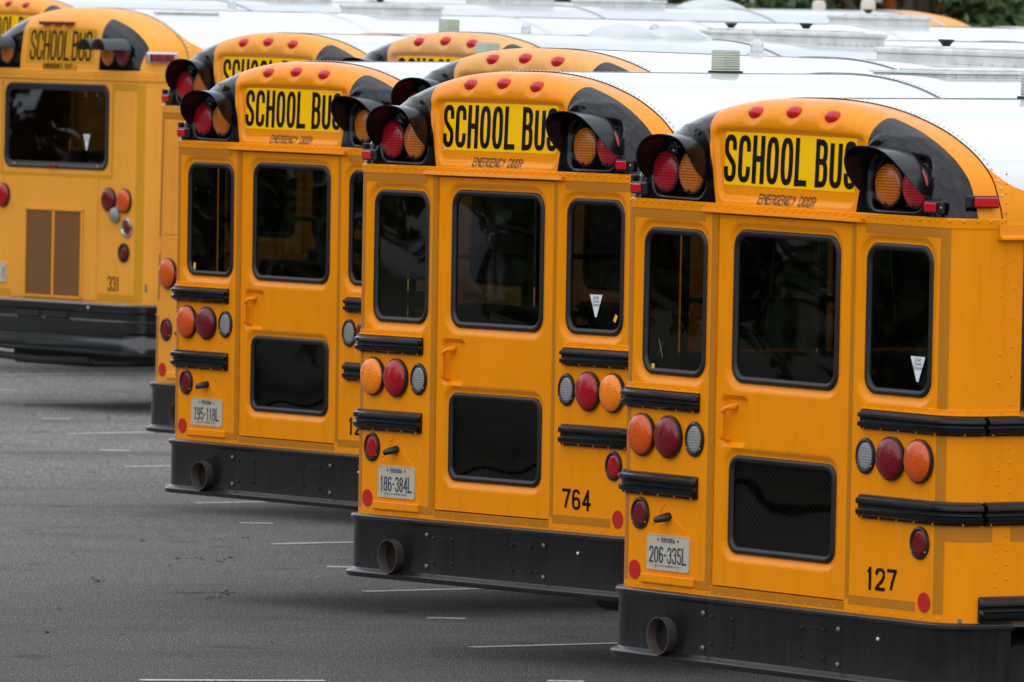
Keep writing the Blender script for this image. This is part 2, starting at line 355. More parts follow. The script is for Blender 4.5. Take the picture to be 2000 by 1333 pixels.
# ------------------------------------------------------------------ bus geometry (local: X right, Y forward, Z up from the bumper underside)
W, R = 1.20, .15
FL = W - R; AL = R * pi / 2
def per(s, off=0.):
    """plan outline: s=0 at the rear centre; off>0 is inward"""
    sg = 1 if s >= 0 else -1; a = abs(s)
    if a <= FL: return (s, off)
    if a <= FL + AL:
        ph = (a - FL) / R; return (sg * (FL + (R - off) * sin(ph)), R - (R - off) * cos(ph))
    return (sg * (W - off), R + a - FL - AL)
def sof(Y): return FL + AL + Y - R
ARCH = [(0, 2.421), (.2, 2.417), (.4, 2.400), (.6, 2.366), (.8, 2.312), (.95, 2.250), (1.05, 2.192), (1.13, 2.120), (1.175, 2.03), (1.197, 1.97), (1.20, 1.93)]
def arch(u):          # u in [-1,1] by arc length, catmull-rom through ARCH
    P_ = [(-ARCH[1][0], ARCH[1][1])] + ARCH + [(1.2, 1.88)]
    if not hasattr(arch, 'tab'):
        t = []
        for i in range(1, len(P_) - 2):
            p0, p1, p2, p3 = P_[i - 1:i + 3]
            for k in range(12):
                q = k / 12
                t.append(tuple(.5 * (2 * p1[j] + (p2[j] - p0[j]) * q + (2 * p0[j] - 5 * p1[j] + 4 * p2[j] - p3[j]) * q * q + (3 * p1[j] - p0[j] - 3 * p2[j] + p3[j]) * q ** 3) for j in (0, 1)))
        t.append(ARCH[-1]); t[0] = ARCH[0]
        L_ = [0]
        for a, b in zip(t, t[1:]): L_.append(L_[-1] + hypot(b[0] - a[0], b[1] - a[1]))
        arch.tab, arch.L = t, L_
    a = abs(u) * arch.L[-1]; i = 0
    lo, hi = 0, len(arch.L) - 1
    while hi - lo > 1:
        md = (lo + hi) // 2
        if arch.L[md] <= a: lo = md
        else: hi = md
    q = (a - arch.L[lo]) / (arch.L[hi] - arch.L[lo]); p, r = arch.tab[lo], arch.tab[hi]
    return ((1 if u >= 0 else -1) * (p[0] + q * (r[0] - p[0])), p[1] + q * (r[1] - p[1]))
SEAM = .22
def capdepth(x, z):   # relief of the cap face
    d = 0.
    w = .472 + max(0, z - 1.975) * .21; zt = 2.292 - .045 * x * x
    s1 = rbox(x * .5 / w, z, 0, (1.982 + zt) / 2, .5, (zt - 1.982) / 2, .045)
    d += .016 * (1 - sm(-.016, .004, s1))
    s2 = rbox(abs(x), z, .764, 2.098, .196, .118, .075)
    d += .04 * (1 - sm(-.022, .002, s2))
    s3 = abs(rbox(abs(x), z, .775, 2.12, .235, .165, .13)) ; 
    if z > 2.06: d -= .010 * (1 - sm(0, .016, s3)) * sm(2.06, 2.12, z)
    for mx_ in (-.267, 0, .267):
        mz = 2.362 if mx_ == 0 else 2.352
        d += .010 * (1 - sm(.90, 1.25, hypot((x - mx_) / .058, (z - mz) / .036)))
    return d
def build_cap(parent, transit=False):
    nu, nv = 330, 46
    vs, fs, K = [], [], []
    ext = [0.012, .03, SEAM - R]
    vv = [k / nv for k in range(nv + 1)]
    for i in range(nu + 1):
        u = -1 + 2 * i / nu; ax, azz = arch(u); sx = ax * .75; sz = 1.935
        azz = max(azz, 1.935)
        ln = hypot(ax - sx, azz - sz); rho = min(.10 + .05 * sm(.75, 1.1, abs(ax)) + .02 * sm(.3, .8, abs(ax)), ln * .98)
        g1 = 1 - rho / ln
        for k in vv:
            if k < .78: g = g1 * k / .78; y = 0
            else:
                ph = (k - .78) / .22 * pi / 2; g = g1 + (1 - g1) * sin(ph); y = R * (1 - cos(ph))
            x, z = sx + (ax - sx) * g, sz + (azz - sz) * g
            dd = capdepth(x, z) if not transit else 0.
            lean = .01 * sm(1.95, 2.3, z) * (1 if y == 0 else 1)
            vs.append((x, y + dd * (1 if y < .06 else max(0, 1 - (y - .06) * 20)) + lean * (1 - y / R) + 0, z, y))
        for e in ext: vs.append((ax, R + e, azz, R + e))
    m = nv + 1 + len(ext)
    for i in range(nu):
        for k in range(m - 1): fs.append((i * m + k, (i + 1) * m + k, (i + 1) * m + k + 1, i * m + k + 1))
    def sdb(p):       # positive inside the black corner panels
        x, z, y = abs(p[0]), p[2], p[3]
        a = (x - (.492 + (z - 1.965) * .215))
        # inset from the arch
        best = min(hypot(x - q[0], z - q[1]) for q in arch.tab[::3]) if z > 1.99 else (W - x)
        yl = .105 - y
        b = (best if y < .02 else min(best, 9)) 
        r = .035
        t1, t2 = a, yl + 0
        if min(t1, t2) < r: e_ = r - hypot(max(0, r - t1), max(0, r - t2)) if z > 2.2 else min(t1, t2)
        else: e_ = min(t1, t2)
        return e_
    arch(0)
    yv, yf = clip(vs, fs, sdb, False); bv, bf = clip(vs, fs, sdb, True)
    c = MB(); c.v = [p[:3] for p in yv]; c.f = yf; cap = c.obj('rear_cap', MY, parent, True)
    for side in (-1, 1):
        ids = [f for f in bf if bv[f[0]][0] * side > 0]; mp_ = {}; q = MB()
        for f in ids:
            nf = []
            for i in f:
                if i not in mp_: mp_[i] = len(q.v); q.v.append(bv[i][:3])
                nf.append(mp_[i])
            q.f.append(tuple(nf))
        q.obj('corner_panel', MBLK, parent, True)
    return cap

def rivet_pts(mb, pts, r=.0055, h=.003):
    for p, n in pts:
        p, n = Vector(p), Vector(n).normalized(); a = n.cross(Vector((0, 0, 1)) if abs(n.z) < .9 else Vector((1, 0, 0))).normalized(); b = n.cross(a)
        ring = [p + (a * cos(k * pi / 3) + b * sin(k * pi / 3)) * r for k in range(6)]; r2 = [p + n * h * .8 + (a * cos(k * pi / 3) + b * sin(k * pi / 3)) * r * .6 for k in range(6)]
        mb.add(ring + r2 + [p + n * h], [(k, (k + 1) % 6, 6 + (k + 1) % 6, 6 + k) for k in range(6)] + [(6 + k, 6 + (k + 1) % 6, 12) for k in range(6)])
def pern(s):
    sg = 1 if s >= 0 else -1; a = abs(s)
    if a <= FL: return (0, -1, 0)
    if a <= FL + AL: ph = (a - FL) / R; return (sg * sin(ph), -cos(ph), 0)
    return (sg, 0, 0)
def sweep(mb, s0, s1, prof, step=.04, taper=0.):
    """sweep an (off, z) outline along the plan line from s0 to s1; off<0 is outward"""
    ss = set([s0, s1]); 
    if s1 - s0 > 1e-6:
        for a in (-1, 1):
            for k in range(0, 11):
                t = a * (FL + AL * k / 10)
                if s0 < t < s1: ss.add(t)
    ss = sorted(ss); rings = []
    for s in ss:
        rings.append([(*per(s, o), z) for o, z in prof])
    if taper:
        zc = sum(p[1] for p in prof) / len(prof)
        def tp(s): return [(*per(s, o * .45), zc + (z - zc) * .92) for o, z in prof]
        rings = [tp(ss[0])] + [[(*per(ss[0] + taper, o), z) for o, z in prof]] + rings[1:-1] + [[(*per(ss[-1] - taper, o), z) for o, z in prof]] + [tp(ss[-1])]
    mb.loft(rings, True, True); return mb
def strip(mb, s0, s1, z0, z1, off=-.0015, n=8):
    k = max(1, int(abs(s1 - s0) / .006)); vs = []
    for i in range(k + 1):
        s = s0 + (s1 - s0) * i / k; x, y = per(s, off); vs += [(x, y, z0), (x, y, z1)]
    mb.add(vs, [(2 * i, 2 * i + 2, 2 * i + 3, 2 * i + 1) for i in range(k)]); return mb

WIN_S = dict(cx=.788, cz=1.5315, hx=.2285, hz=.3155, r=.075)
WIN_M = dict(cx=0, cz=1.537, hx=.373, hz=.325, r=.075)
WIN_L = dict(cx=0, cz=.699, hx=.376, hz=.209, r=.06)
HND = dict(cx=-.335, cz=1.035, hx=.095, hz=.115, r=.04)
def emb(x, z, w, grow=.036, depth=.015, lip=.026):
    s_ = rbox(x, z, w['cx'], w['cz'], w['hx'] + grow, w['hz'] + grow, w['r'] + grow * .8); return depth * (1 - sm(-lip, 0, s_))
def grid(x0, x1, z0, z1, dx, fn):
    nx, nz_ = int(round((x1 - x0) / dx)), int(round((z1 - z0) / dx)); vs, fs = [], []
    for i in range(nx + 1):
        for j in range(nz_ + 1):
            x, z = x0 + (x1 - x0) * i / nx, z0 + (z1 - z0) * j / nz_; vs.append(fn(x, z))
    for i in range(nx):
        for j in range(nz_): a = i * (nz_ + 1) + j; fs.append((a, a + nz_ + 1, a + nz_ + 2, a + 1))
    return vs, fs
def window(parent, w, y, frame=.030, side='frame'):
    f = MB(); cx, cz, hx, hz, r = w['cx'], w['cz'], w['hx'], w['hz'], w['r']
    prof = [(0, .012), (0, -.002), (.004, -.008), (.012, -.011), (.02, -.010), (.026, -.005), (frame, .001), (frame, .012)]
    f.loft([rring(cx, cz, hx - a, hz - a, r - a * .6, y + b, 7) for a, b in prof])
    fr = f.obj('window_frame', MRUB, parent, True, ang=50)
    g = MB(); g.add(rring(cx, cz, hx - .02, hz - .02, r - .015, y + .004, 7), [tuple(range(32))])
    gl = g.obj('window_pane', MGLASS, parent, flip=False); return fr, gl

def lamp7(parent, name, x, z, m, r=.089, y=0., dome=.03):
    b = MB(); b.lathe([(r * 1.0, .0), (r * 1.03, -.004), (r * 1.03, -.018), (r * .97, -.022)], (x, y, z), n=40); o = b.obj(name, MRUB, parent, True, ang=40)
    d = MB(); pr = [(r * .99, -.012)] + [(r * .99 * cos(a), -.018 - dome * sin(a)) for a in [radians(t) for t in (0, 15, 30, 45, 60, 75, 90)]]
    d.lathe(pr, (x, y, z), n=40); d.obj('lens', m, o, True)
    k = MB(); k.box(x - .004, x + .004, y - .024, y - .016, z + r * .88, z + r * 1.02); k.box(x - .004, x + .004, y - .024, y - .016, z - r * 1.02, z - r * .88); k.obj('lens_clip', MRUB, o)
    return o
def lamp4(parent, name, x, z, m, sx=.064, sz=.074):
    b = MB(); n = 40
    b.lathe([(1.0, .0), (1.03, -.003), (1.0, -.010), (.86, -.013), (.80, -.008), (.78, .0)], (x, 0, z), n=n, sx=sx, sz=sz); o = b.obj(name, MRUB, parent, True, ang=40)
    d = MB(); d.lathe([(.80, -.004), (.78, -.008), (.6, -.010), (.3, -.0112), (0.001, -.0115)], (x, 0, z), n=n, sx=sx, sz=sz); d.obj('lens', m, o, True)
    s_ = MB()
    for a in (90, 215, 325): s_.lathe([(.004, -.012), (.003, -.0145)], (x + cos(radians(a)) * sx * .92, 0, z + sin(radians(a)) * sz * .92), n=8)
    s_.obj('screw', MSCREW, o, kind='stuff'); return o

def hood(parent, side):
    base = [(.553, 2.055), (.551, 2.10), (.553, 2.15), (.566, 2.195), (.60, 2.228), (.66, 2.243), (.74, 2.245), (.82, 2.232), (.885, 2.198), (.932, 2.150), (.958, 2.10), (.968, 2.055)]
    p = [.020, .072, .104, .120, .127, .130, .132, .128, .120, .102, .070, .020]
    bm_ = []
    # densify
    def dens(a, n=5):
        o = []
        for i in range(len(a) - 1):
            for k in range(n): 
                q = k / n; o.append(tuple(a[i][j] + q * (a[i + 1][j] - a[i][j]) for j in range(len(a[0]))))
        return o + [a[-1]]
    pts = [(b[0], b[1], q) for b, q in zip(base, p)]
    for _ in range(2):   # chaikin
        o = [pts[0]]
        for a, b in zip(pts, pts[1:]): o += [tuple(.75 * a[j] + .25 * b[j] for j in range(3)), tuple(.25 * a[j] + .75 * b[j] for j in range(3))]
        pts = o + [pts[-1]]
    rings = []
    c = (.76, 2.09)
    for i, (x, z, q) in enumerate(pts):
        dx, dz = x - c[0], z - c[1]; l = hypot(dx, dz); nx, nz_ = dx / l, dz / l
        row = []
        for t in (0, .35, .7, .96, 1.0): row.append((side * (x + nx * .010 * t), .030 - (q + .03) * t, z + nz_ * (.006 * t)))
        for t in (1.0, .7, .35, 0): row.append((side * (x + nx * (.010 * t - .006)), .030 - (q + .03) * t, z + nz_ * (.006 * t - .006)))
        rings.append(row)
    m = MB(); m.loft(rings, True, True); return m.obj('light_hood', MHOOD, parent, True, ang=45)

def wheels(root, ys, track=1.0, r=.48, offs=.0):
    for y in ys:
        for sg in (-1, 1):
            for dual in ((0, .3) if y == ys[0] else (0,)):
                x = sg * (track - dual); w = .13; t = MB()
                t.lathe([(r * .55, -w), (r * .9, -w), (r, -w * .7), (r, w * .7), (r * .9, w), (r * .55, w)], (x, y, -H + r), axis='x', n=28)
                o = t.obj('wheel', MTYRE, root, True, ang=35)
                q = MB(); q.lathe([(.001, w * .3 * sg), (r * .3, w * .3 * sg), (r * .35, w * .1 * sg), (r * .55, w * .85 * sg), (r * .58, w * .95 * sg)], (x, y, -H + r), axis='x', n=24); q.obj('rim', MSTEEL, o, True)

def roof_mesh(root, L_, seam=SEAM, scale=1.0, dull=False, yellow=MY):
    nu = 64; us = [-1 + 2 * i / nu for i in range(nu + 1)]
    ysq = sorted(set([seam + .002, seam + .03, seam + .06, seam + .1, seam + .15, seam + .22, seam + .3, seam + .45] + [k * 1.0 + .9 for k in range(int(L_ - .9))] + [L_ - .3, L_ - .12, L_]))
    vs, fs = [], []
    for y in ysq:
        dr = 0 if y < L_ - .31 else {L_ - .12: .05, L_: .2}.get(y, 0)
        for u in us:
            x, z = arch(u); vs.append((x * (1.004 - dr * .15), y, (z - 1.9) * (1 - dr) + 1.9 + .004))
    n = nu + 1
    for i in range(len(ysq) - 1):
        for k in range(nu): fs.append((i * n + k, i * n + k + 1, (i + 1) * n + k + 1, (i + 1) * n + k))
    def sdw(p): return p[2] - (2.062 + .12 * exp(-(p[1] - seam) / .075)) if True else 1
    a, b = clip(vs, fs, sdw, True); m = MB(); m.v, m.f = a, b; m.obj('roof', MROOFD if dull else MROOF, root, True)
    a, b = clip(vs, fs, sdw, False); m = MB(); m.v, m.f = a, b; m.obj('roof_side_panel', yellow, root, True)
    m = MB(); rings = [[(arch(u)[0] * k, y, (arch(u)[1] - 1.9) * q + 1.904) for u in us] for y, k, q in ((L_ - .62, 1.007, 1.008), (L_ - .31, 1.007, 1.008), (L_ - .12, 1.0, .962), (L_ + .01, .975, .81), (L_ + .06, .94, .55))]
    m.loft(rings, False); m.obj('front_cap', yellow, root, True)
    # transverse joints: laps and rivets
    lap, riv = MB(), MB()
    for y in [seam + .005] + [k * 1.83 + 2.0 for k in range(int((L_ - 2.2) / 1.83) + 1)]:
        rings = [[(arch(u)[0] * 1.006, y + dy, (arch(u)[1] - 1.9) * 1.002 + 1.904 + dz) for u in us] for dy, dz in ((0, .0), (.0015, .0045), (.045, .0045), (.0465, .0))]
        if y > seam + .1:
            lap.loft(rings, False)
            sm_ = MB(); sm_.loft([[(arch(u)[0] * 1.006, y + dy, (arch(u)[1] - 1.9) * 1.002 + 1.904 + dz) for u in us[3:-3]] for dy, dz in ((-.004, .0), (-.004, .0035), (.0012, .0055), (.0012, 0.))], False); sm_.obj('roof_seam', MSEAL, root, True)
        for row, dy in enumerate((.014, .034) if y > seam + .1 else (.016,)):
            for k in range(78):
                u = -.93 + 1.86 * (k + .5 * row) / 78; x, z = arch(u); x2, z2 = arch(u + .004)
                nn = Vector((-(z2 - z), 0, x2 - x)); riv.add([], [])
                rivet_pts(riv, [((x * 1.006, y + dy, (z - 1.9) * 1.002 + 1.9085 - (.004 if y < seam + .1 else 0)), nn)], .006, .0032)
    lap.obj('roof_joint', MROOFD if dull else MROOF, root, True, kind='stuff', ang=30)
    riv.obj('roof_rivet', MROOFD, root, kind='stuff')

def build_bus(L_=9.8, rails_left=True):
    root = empty('school_bus')
    # ---- rear wall with window openings and a door opening
    def fn(s, z):
        x, y = per(s, 0)
        d = emb(abs(s), z, WIN_S)
        x, y = per(s, d); return (x, y, z, s)
    v, f = grid(-1.40, 1.40, .30, 1.935, .0105, fn)
    v, f = clip(v, f, lambda p: rbox(abs(p[3]), p[2], WIN_S['cx'], WIN_S['cz'], WIN_S['hx'] - .012, WIN_S['hz'] - .012, WIN_S['r'] - .01))
    v, f = clip(v, f, lambda p: rbox(p[3], p[2], 0, 1.134, .472, .790, .012))
    wall = MB(); wall.v = [p[:3] for p in v]; wall.f = f
    # door jamb walls
    jam = [(-.472, .344), (-.472, 1.924), (.472, 1.924), (.472, .344)]
    wall.loft([[(x, 0, z) for x, z in jam], [(x, .05, z) for x, z in jam]])
    wall.obj('rear_wall', MY, root, True, ang=40)
    # ---- side walls
    for sg in (-1, 1):
        m = MB(); y0 = per(1.40)[1]
        def q(ya, yb, za, zb, x=W):
            m.add([(sg * x, ya, za), (sg * x, yb, za), (sg * x, yb, zb), (sg * x, ya, zb)], [(0, 1, 2, 3)])
        q(y0, L_, .30, 1.165); q(y0, L_, 1.87, 1.935); y = .335; q(y0, y, 1.165, 1.87)
        wins = []
        while y + .72 < L_:
            wins.append((y, y + .68)); q(y + .68, min(y + .74, L_), 1.165, 1.87) if y + 1.45 < L_ else q(y + .68, L_, 1.165, 1.87); y += .74
        m.obj('side_wall', MY, root)
        for (a, b) in wins:
            fr = MB(); t = .022
            xx = sg * (W - .012)
            for (ya, yb, za, zb) in ((a, b, 1.165, 1.165 + t), (a, b, 1.87 - t, 1.87), (a, a + t, 1.165 + t, 1.87 - t), (b - t, b, 1.165 + t, 1.87 - t), (a + t, b - t, 1.505, 1.53)):
                fr.box(min(xx, xx - sg * .03), max(xx, xx - sg * .03), ya, yb, za, zb)
            w = fr.obj('side_window', MRUB, root)
            g = MB(); g.add([(sg * (W - .027), a + t, 1.165 + t), (sg * (W - .027), b - t, 1.165 + t), (sg * (W - .027), b - t, 1.87 - t), (sg * (W - .027), a + t, 1.87 - t)], [(0, 1, 2, 3) if sg > 0 else (3, 2, 1, 0)]); g.obj('pane', MGLASS, w, flip=False)
        d = MB(); rings = []
        for y in (.20, L_):
            rings.append([(sg * W, y, 1.945), (sg * (W + .012), y, 1.943), (sg * (W + .014), y, 1.900), (sg * (W + .034), y, 1.888), (sg * (W + .034), y, 1.880), (sg * W, y, 1.882)])
        d.loft(rings, True, True); d.obj('drip_rail', MY, root)
    # floor, inner front wall, seats
    m = MB(); m.box(-W + .02, W - .02, .06, L_ - .05, .28, .32); m.obj('floor', MINT, root)
    m = MB(); m.box(-W + .01, W - .01, L_ - .03, L_, .3, 1.1); m.obj('front_wall', MY, root)
    for k in range(4):
        for sg in (-1, 1):
            y = .55 + k * .78; s_ = MB(); s_.box(min(sg * .22, sg * 1.12), max(sg * .22, sg * 1.12), y, y + .10, .75, 1.30, .03); s_.box(min(sg * .22, sg * 1.12), max(sg * .22, sg * 1.12), y + .1, y + .5, .72, .82, .02); s_.obj('seat', MSEAT, root)
    # front: hood, windshield
    m = MB(); m.box(-1.0, 1.0, L_, L_ + 1.5, .1, .85, .12); m.obj('engine_hood', MY, root, True, ang=40)
    m = MB(); m.add([(-1.12, L_ + .02, 1.1), (1.12, L_ + .02, 1.1), (1.12, L_ - .08, 1.95), (-1.12, L_ - .08, 1.95)], [(3, 2, 1, 0)]); m.obj('windshield', MGLASS, root, flip=False)
    # chassis
    m = MB(); m.box(-.5, -.42, .15, L_ + 1, .02, .24); m.box(.42, .5, .15, L_ + 1, .02, .24); m.box(-.42, .42, .3, .4, .0, .2); m.box(-.3, .3, 2.75, 3.15, -.22, .1, .1)
    m.box(-.95, .95, 2.88, 3.02, -.14, -.04); m.obj('chassis_frame', MUNDER, root)
    m = MB(); m.box(.1, .95, .5, 1.6, -.10, .20, .06); m.obj('fuel_tank', MUNDER, root)
    wheels(root, [2.95, L_ + .3])
    # ---- cap
    build_cap(root)
    roof_mesh(root, L_)
    # closing wall behind the cap bottom: rivet band
    b = MB(); sweep(b, -1.38, 1.38, [(.0, 1.925), (-.004, 1.925), (-.005, 1.962), (.0, 1.966)]); b.obj('rivet_band', MY, root, True, ang=30)
    b = MB(); b.loft([[(x, .0, 1.944), (x, -.024, 1.944), (x, -.027, 1.928), (x, -.018, 1.924), (x, .0, 1.926)] for x in (-.564, .562)], True, True); b.obj('drip_moulding', MY, root)
    rv = MB()
    s = -1.36
    while s < 1.37: rivet_pts(rv, [((*per(s, -.005), 1.953), pern(s))], .0075, .005); s += .059
    s = -1.3
    while s < 1.3:
        rivet_pts(rv, [((*per(s, 0), .315), pern(s))], .006, .004); s += .10
    for z in [.45 + .060 * k for k in range(25)]:
        for yy in (.225, .285):
            for sg in (-1, 1):
                zz = z + (.03 if yy > .25 else 0)
                if any(a - .01 < zz < b_ + .01 for a, b_ in ((.69, .81), (1.05, 1.19), (.29, .42), (1.87, 2))): continue
                if zz > 1.2 and int(k_ := round((z - .45) / .06)) % 2: continue
                rivet_pts(rv, [((sg * W, yy, zz), (sg, 0, 0))], .0065, .0045)
    for z in [1.99 + .04 * k for k in range(5)]:
        for sg in (-1, 1): rivet_pts(rv, [((sg * (W + .003) * (1 if z < 2.05 else .995), SEAM + .02, z), (sg, 0, 0))], .006, .004)
    for k in range(27):                                     # door hinge pins
        z = .40 + k * .057
        rivet_pts(rv, [((-.4685, -.002, z), (0, -1, 0))], .004, .004)
    rv.obj('rivet', MY, root, kind='stuff')
    # ---- door
    door = MB()
    def fd(x, z):
        d = .004 + max(emb(x, z, WIN_M, .032), emb(x, z, WIN_L, .032))
        # handle recess, flat side towards the hinge
        s_ = rbox(x, z, -.335, 1.050, .098, .108, .035)
        s2 = hypot(x + .43, z - 1.05) - .20
        s_ = max(s_, s2 if z < 1.05 else s_)
        d += .022 * (1 - sm(-.018, .0, s_))
        return (x, d, z)
    v, f = grid(-.466, .466, .350, 1.918, .0105, fd)
    for w in (WIN_M, WIN_L):
        v, f = clip(v, f, lambda p: rbox(p[0], p[2], w['cx'], w['cz'], w['hx'] - .012, w['hz'] - .012, w['r'] - .01))
    door.v, door.f = v, f
    e = [(-.466, .350), (-.466, 1.918), (.466, 1.918), (.466, .350)]
    door.loft([[(x, .004, z) for x, z in e], [(x, .03, z) for x, z in e]])
    dr = door.obj('rear_door', MY, root, True, ang=40)
    window(dr, WIN_M, .018); window(dr, WIN_L, .018)
    h = MB(); pts = []
    for k in range(22):
        t = k / 21
        x = -.362 - .036 * sm(0, .22, t); z = 1.118 - .004 * sm(0, .2, t) - t * .148
        y = -.012 + (.04 if k in (0, 21) else (.018 if k in (1, 20) else 0)); pts.append((x + (.02 if k == 0 else 0), y, z))
    h.tube(pts, .0105, 8); h.lathe([(.013, .02), (.013, -.004), (.007, -.010)], (-.352, 0, 1.108), n=14); h.obj('handle', MY, dr, True, ang=50)
    g = MB()                                               # mesh guard behind the lower pane
    st = .030; x0, x1, z0, z1 = -.34, .34, .515, .885
    n = int((x1 - x0 + z1 - z0) / st)
    for sgn in (1, -1):
        for k in range(n):
            c = x0 - (z1 - z0) + k * st if sgn > 0 else x0 + k * st
            pa = []
            for (z) in (z0, z1):
                pa.append((c + (z - z0) if sgn > 0 else c - (z - z0), z))
            (xa, za), (xb, zb) = pa
            lo, hi = 0, 1
            def at(t): return xa + t * (xb - xa)
            ts = [t / 40 for t in range(41) if x0 <= at(t / 40) <= x1]
            if len(ts) < 2: continue
            a, b_ = ts[0], ts[-1]; w = .0022
            g.add([(at(a) - w, .045 + .001 * sgn, za + a * (zb - za)), (at(a) + w, .045 + .001 * sgn, za + a * (zb - za)), (at(b_) + w, .045 + .001 * sgn, za + b_ * (zb - za)), (at(b_) - w, .045 + .001 * sgn, za + b_ * (zb - za))], [(0, 1, 2, 3)])
    g.obj('wire_guard', MHATCH, dr, kind='stuff')
    # ---- side panes of the rear wall
    for sg in (-1, 1):
        w = dict(WIN_S); w['cx'] *= sg; window(root, w, .017)
    # ---- tapes, each strip its own piece
    def tape(a_, b_, z0, z1): t = MB(); strip(t, a_, b_, z0, z1); t.obj('reflective_tape', MTAPE, root)
    for sg in (-1, 1):
        def sp(a_, b_, z0, z1): tape(min(sg * a_, sg * b_), max(sg * a_, sg * b_), z0, z1)
        sp(.565, 1.0745, 1.885, 1.923)
        for (za, zb) in ((.335, .70), (.80, 1.07), (1.18, 1.923)): sp(1.075, 1.125, za, zb)
        sp(1.1255, sof(.205), .636, .698); sp(sof(.30), sof(3.5), .636, .698)
    tape(-.512, -.4735, .36, 1.923); tape(.4735, .499, .36, 1.923)
    tape(-.58, -.4735, .322, .3595); tape(.50, .957, .337, .375); tape(-.465, .468, .312, .3435)
    # ---- rub rails
    def rail(a, b_, z0, z1, tp=.012):
        h_ = z1 - z0; pr = [(.0, z0)]
        pr += [(-.016, z0 + .002), (-.018, z0 + h_ * .10), (-.032, z0 + h_ * .17), (-.034, z0 + h_ * .27), (-.034, z0 + h_ * .36), (-.021, z0 + h_ * .43), (-.020, z0 + h_ * .5), (-.021, z0 + h_ * .57), (-.034, z0 + h_ * .64), (-.034, z0 + h_ * .74), (-.032, z0 + h_ * .83), (-.018, z0 + h_ * .90), (-.016, z1 - .002), (0, z1)]
        m = MB(); sweep(m, a, b_, pr, taper=tp); return m.obj('rub_rail', MRAIL, root, True, ang=38)
    far = sof(L_ - 1.0)
    for (z0, z1) in ((1.070, 1.152), (.700, .800)):
        rail(.566, sof(.150), z0, z1); rail(sof(.154), far, z0, z1, .004)
        if rails_left: rail(-sof(.150), -.574, z0, z1); rail(-far, -sof(.154), z0, z1, .004)
    rail(sof(.14), far, .302, .410); rail(-far, -sof(.14), .302, .410)
    for (a, b_) in ((.566, sof(.33)), (-sof(.33), -.574)):
        m = MB(); sweep(m, a, b_, [(.0, 1.153), (-.012, 1.154), (-.012, 1.158), (-.003, 1.160), (-.003, 1.178), (0, 1.18)])
        m.obj('rail_flange', MY, root)
    rv = MB()
    for (a, b_) in ((.60, 1.5), (-1.5, -.60)):
        s = a
        while s < b_: rivet_pts(rv, [((*per(s, -.003), 1.168), pern(s))], .006, .004); s += .11
    for z0, z1 in ((1.070, 1.152), (.70, .80)):
        for sg in (1, -1):
            s = .60
            while s < 1.4: rivet_pts(rv, [((*per(sg * s, -.018), z0 + .006), pern(sg * s))], .005, .004); s += .12
    rv.obj('rail_rivet', MY, root, kind='stuff')
    # ---- lamps
    for sg in (-1, 1):
        lamp7(root, 'turn_signal', sg * .974, .958, LORG); lamp7(root, 'brake_light', sg * .782, .958, LRED)
        lamp4(root, 'reversing_light', sg * .602, .958, LCLEAR); lamp4(root, 'tail_light', sg * .984, .621, LDRED, .062, .067)
        r = MB(); r.lathe([(.041, -.001), (.041, -.004), (.001, -.0045)], (sg * 1.019, 0, .378), n=28)
        # wraps the corner slightly: pushed onto the curved skin
        r.v = [(*per(sg * abs(x), y), z) for x, y, z in r.v]
        r.obj('round_reflector', MRREF, root)
        # upper flashers
        for nm, x, m in (('amber_flasher', .691, LFAMB), ('red_flasher', .8785, LFRED)):
            b = MB(); b.lathe([(.084, .045), (.087, .012), (.092, .004), (.093, -.003), (.088, -.006)], (sg * x, .02, 2.086), n=40); o = b.obj(nm, MRUB, root, True, ang=40)
            d = MB(); d.lathe([(.087, -.003)] + [(.087 * cos(a), -.006 - .020 * sin(a)) for a in [radians(q) for q in range(0, 91, 15)]], (sg * x, .02, 2.086), n=40); d.obj('lens', m, o, True)
            k = MB(); k.lathe([(.008, -.012), (.006, -.022)], (sg * x, .02, 2.086 - .078), n=10); k.obj('lens_clip', MRUB, o)
        hood(root, sg)
        # clearance lamps
        hb = MB(); hb.box(-.060, .060, -.016, .004, -.026, .026, .006); 
        hb.v = [(*per(sg * (1.035 + x * 1), y), z + 2.008) for x, y, z in hb.v]; o = hb.obj('clearance_light', MRUB, root)
        lb = MB(); lb.box(-.050, .026, -.024, -.014, -.019, .019, .005); lb.v = [(*per(sg * 1.035 + x, y), z + 2.008) for x, y, z in lb.v]; lb.obj('lens', LMARK, o)
        sc = MB(); sc.v, sc.f = [], []; px_, py_ = per(sg * 1.085, -.017); sc.lathe([(.005, 0), (.004, -.003)], (px_, py_, 2.008), n=8); sc.obj('screw', MSCREW, o)
        hb = MB(); hb.box(-.075, .075, -.014, .004, -.026, .026, .006); c0 = sof(.12)
        hb.v = [(*per(sg * (c0 + x), y), z + 2.035) for x, y, z in hb.v]; o = hb.obj('side_marker', MRUB, root)
        lb = MB(); lb.box(-.040, .065, -.024, -.012, -.020, .020, .005); lb.v = [(*per(sg * (c0 + x), y), z + 2.035) for x, y, z in lb.v]; lb.obj('lens', LMARK, o)
    for mx_ in (-.267, 0, .267):
        mz = 2.362 if mx_ == 0 else 2.352
        d = MB(); d.lathe([(.031, .020)] + [(.031 * cos(a), .008 - .024 * sin(a)) for a in [radians(q) for q in range(0, 91, 15)]], (mx_, .030, mz), n=32, sx=1.62); d.obj('marker_light', LMARK, root, True)
    # ---- sign
    s_ = MB(); zs = (2.045, 2.270)
    s_.add([(-.459, .0162, zs[0]), (.459, .0162, zs[0]), (.462, .0242, zs[1]), (-.462, .0242, zs[1])], [(0, 1, 2, 3)])
    sg_ = s_.obj('school_bus_sign', MSIGN, root)
    t = MB(); wL = .0850; gp = .0150
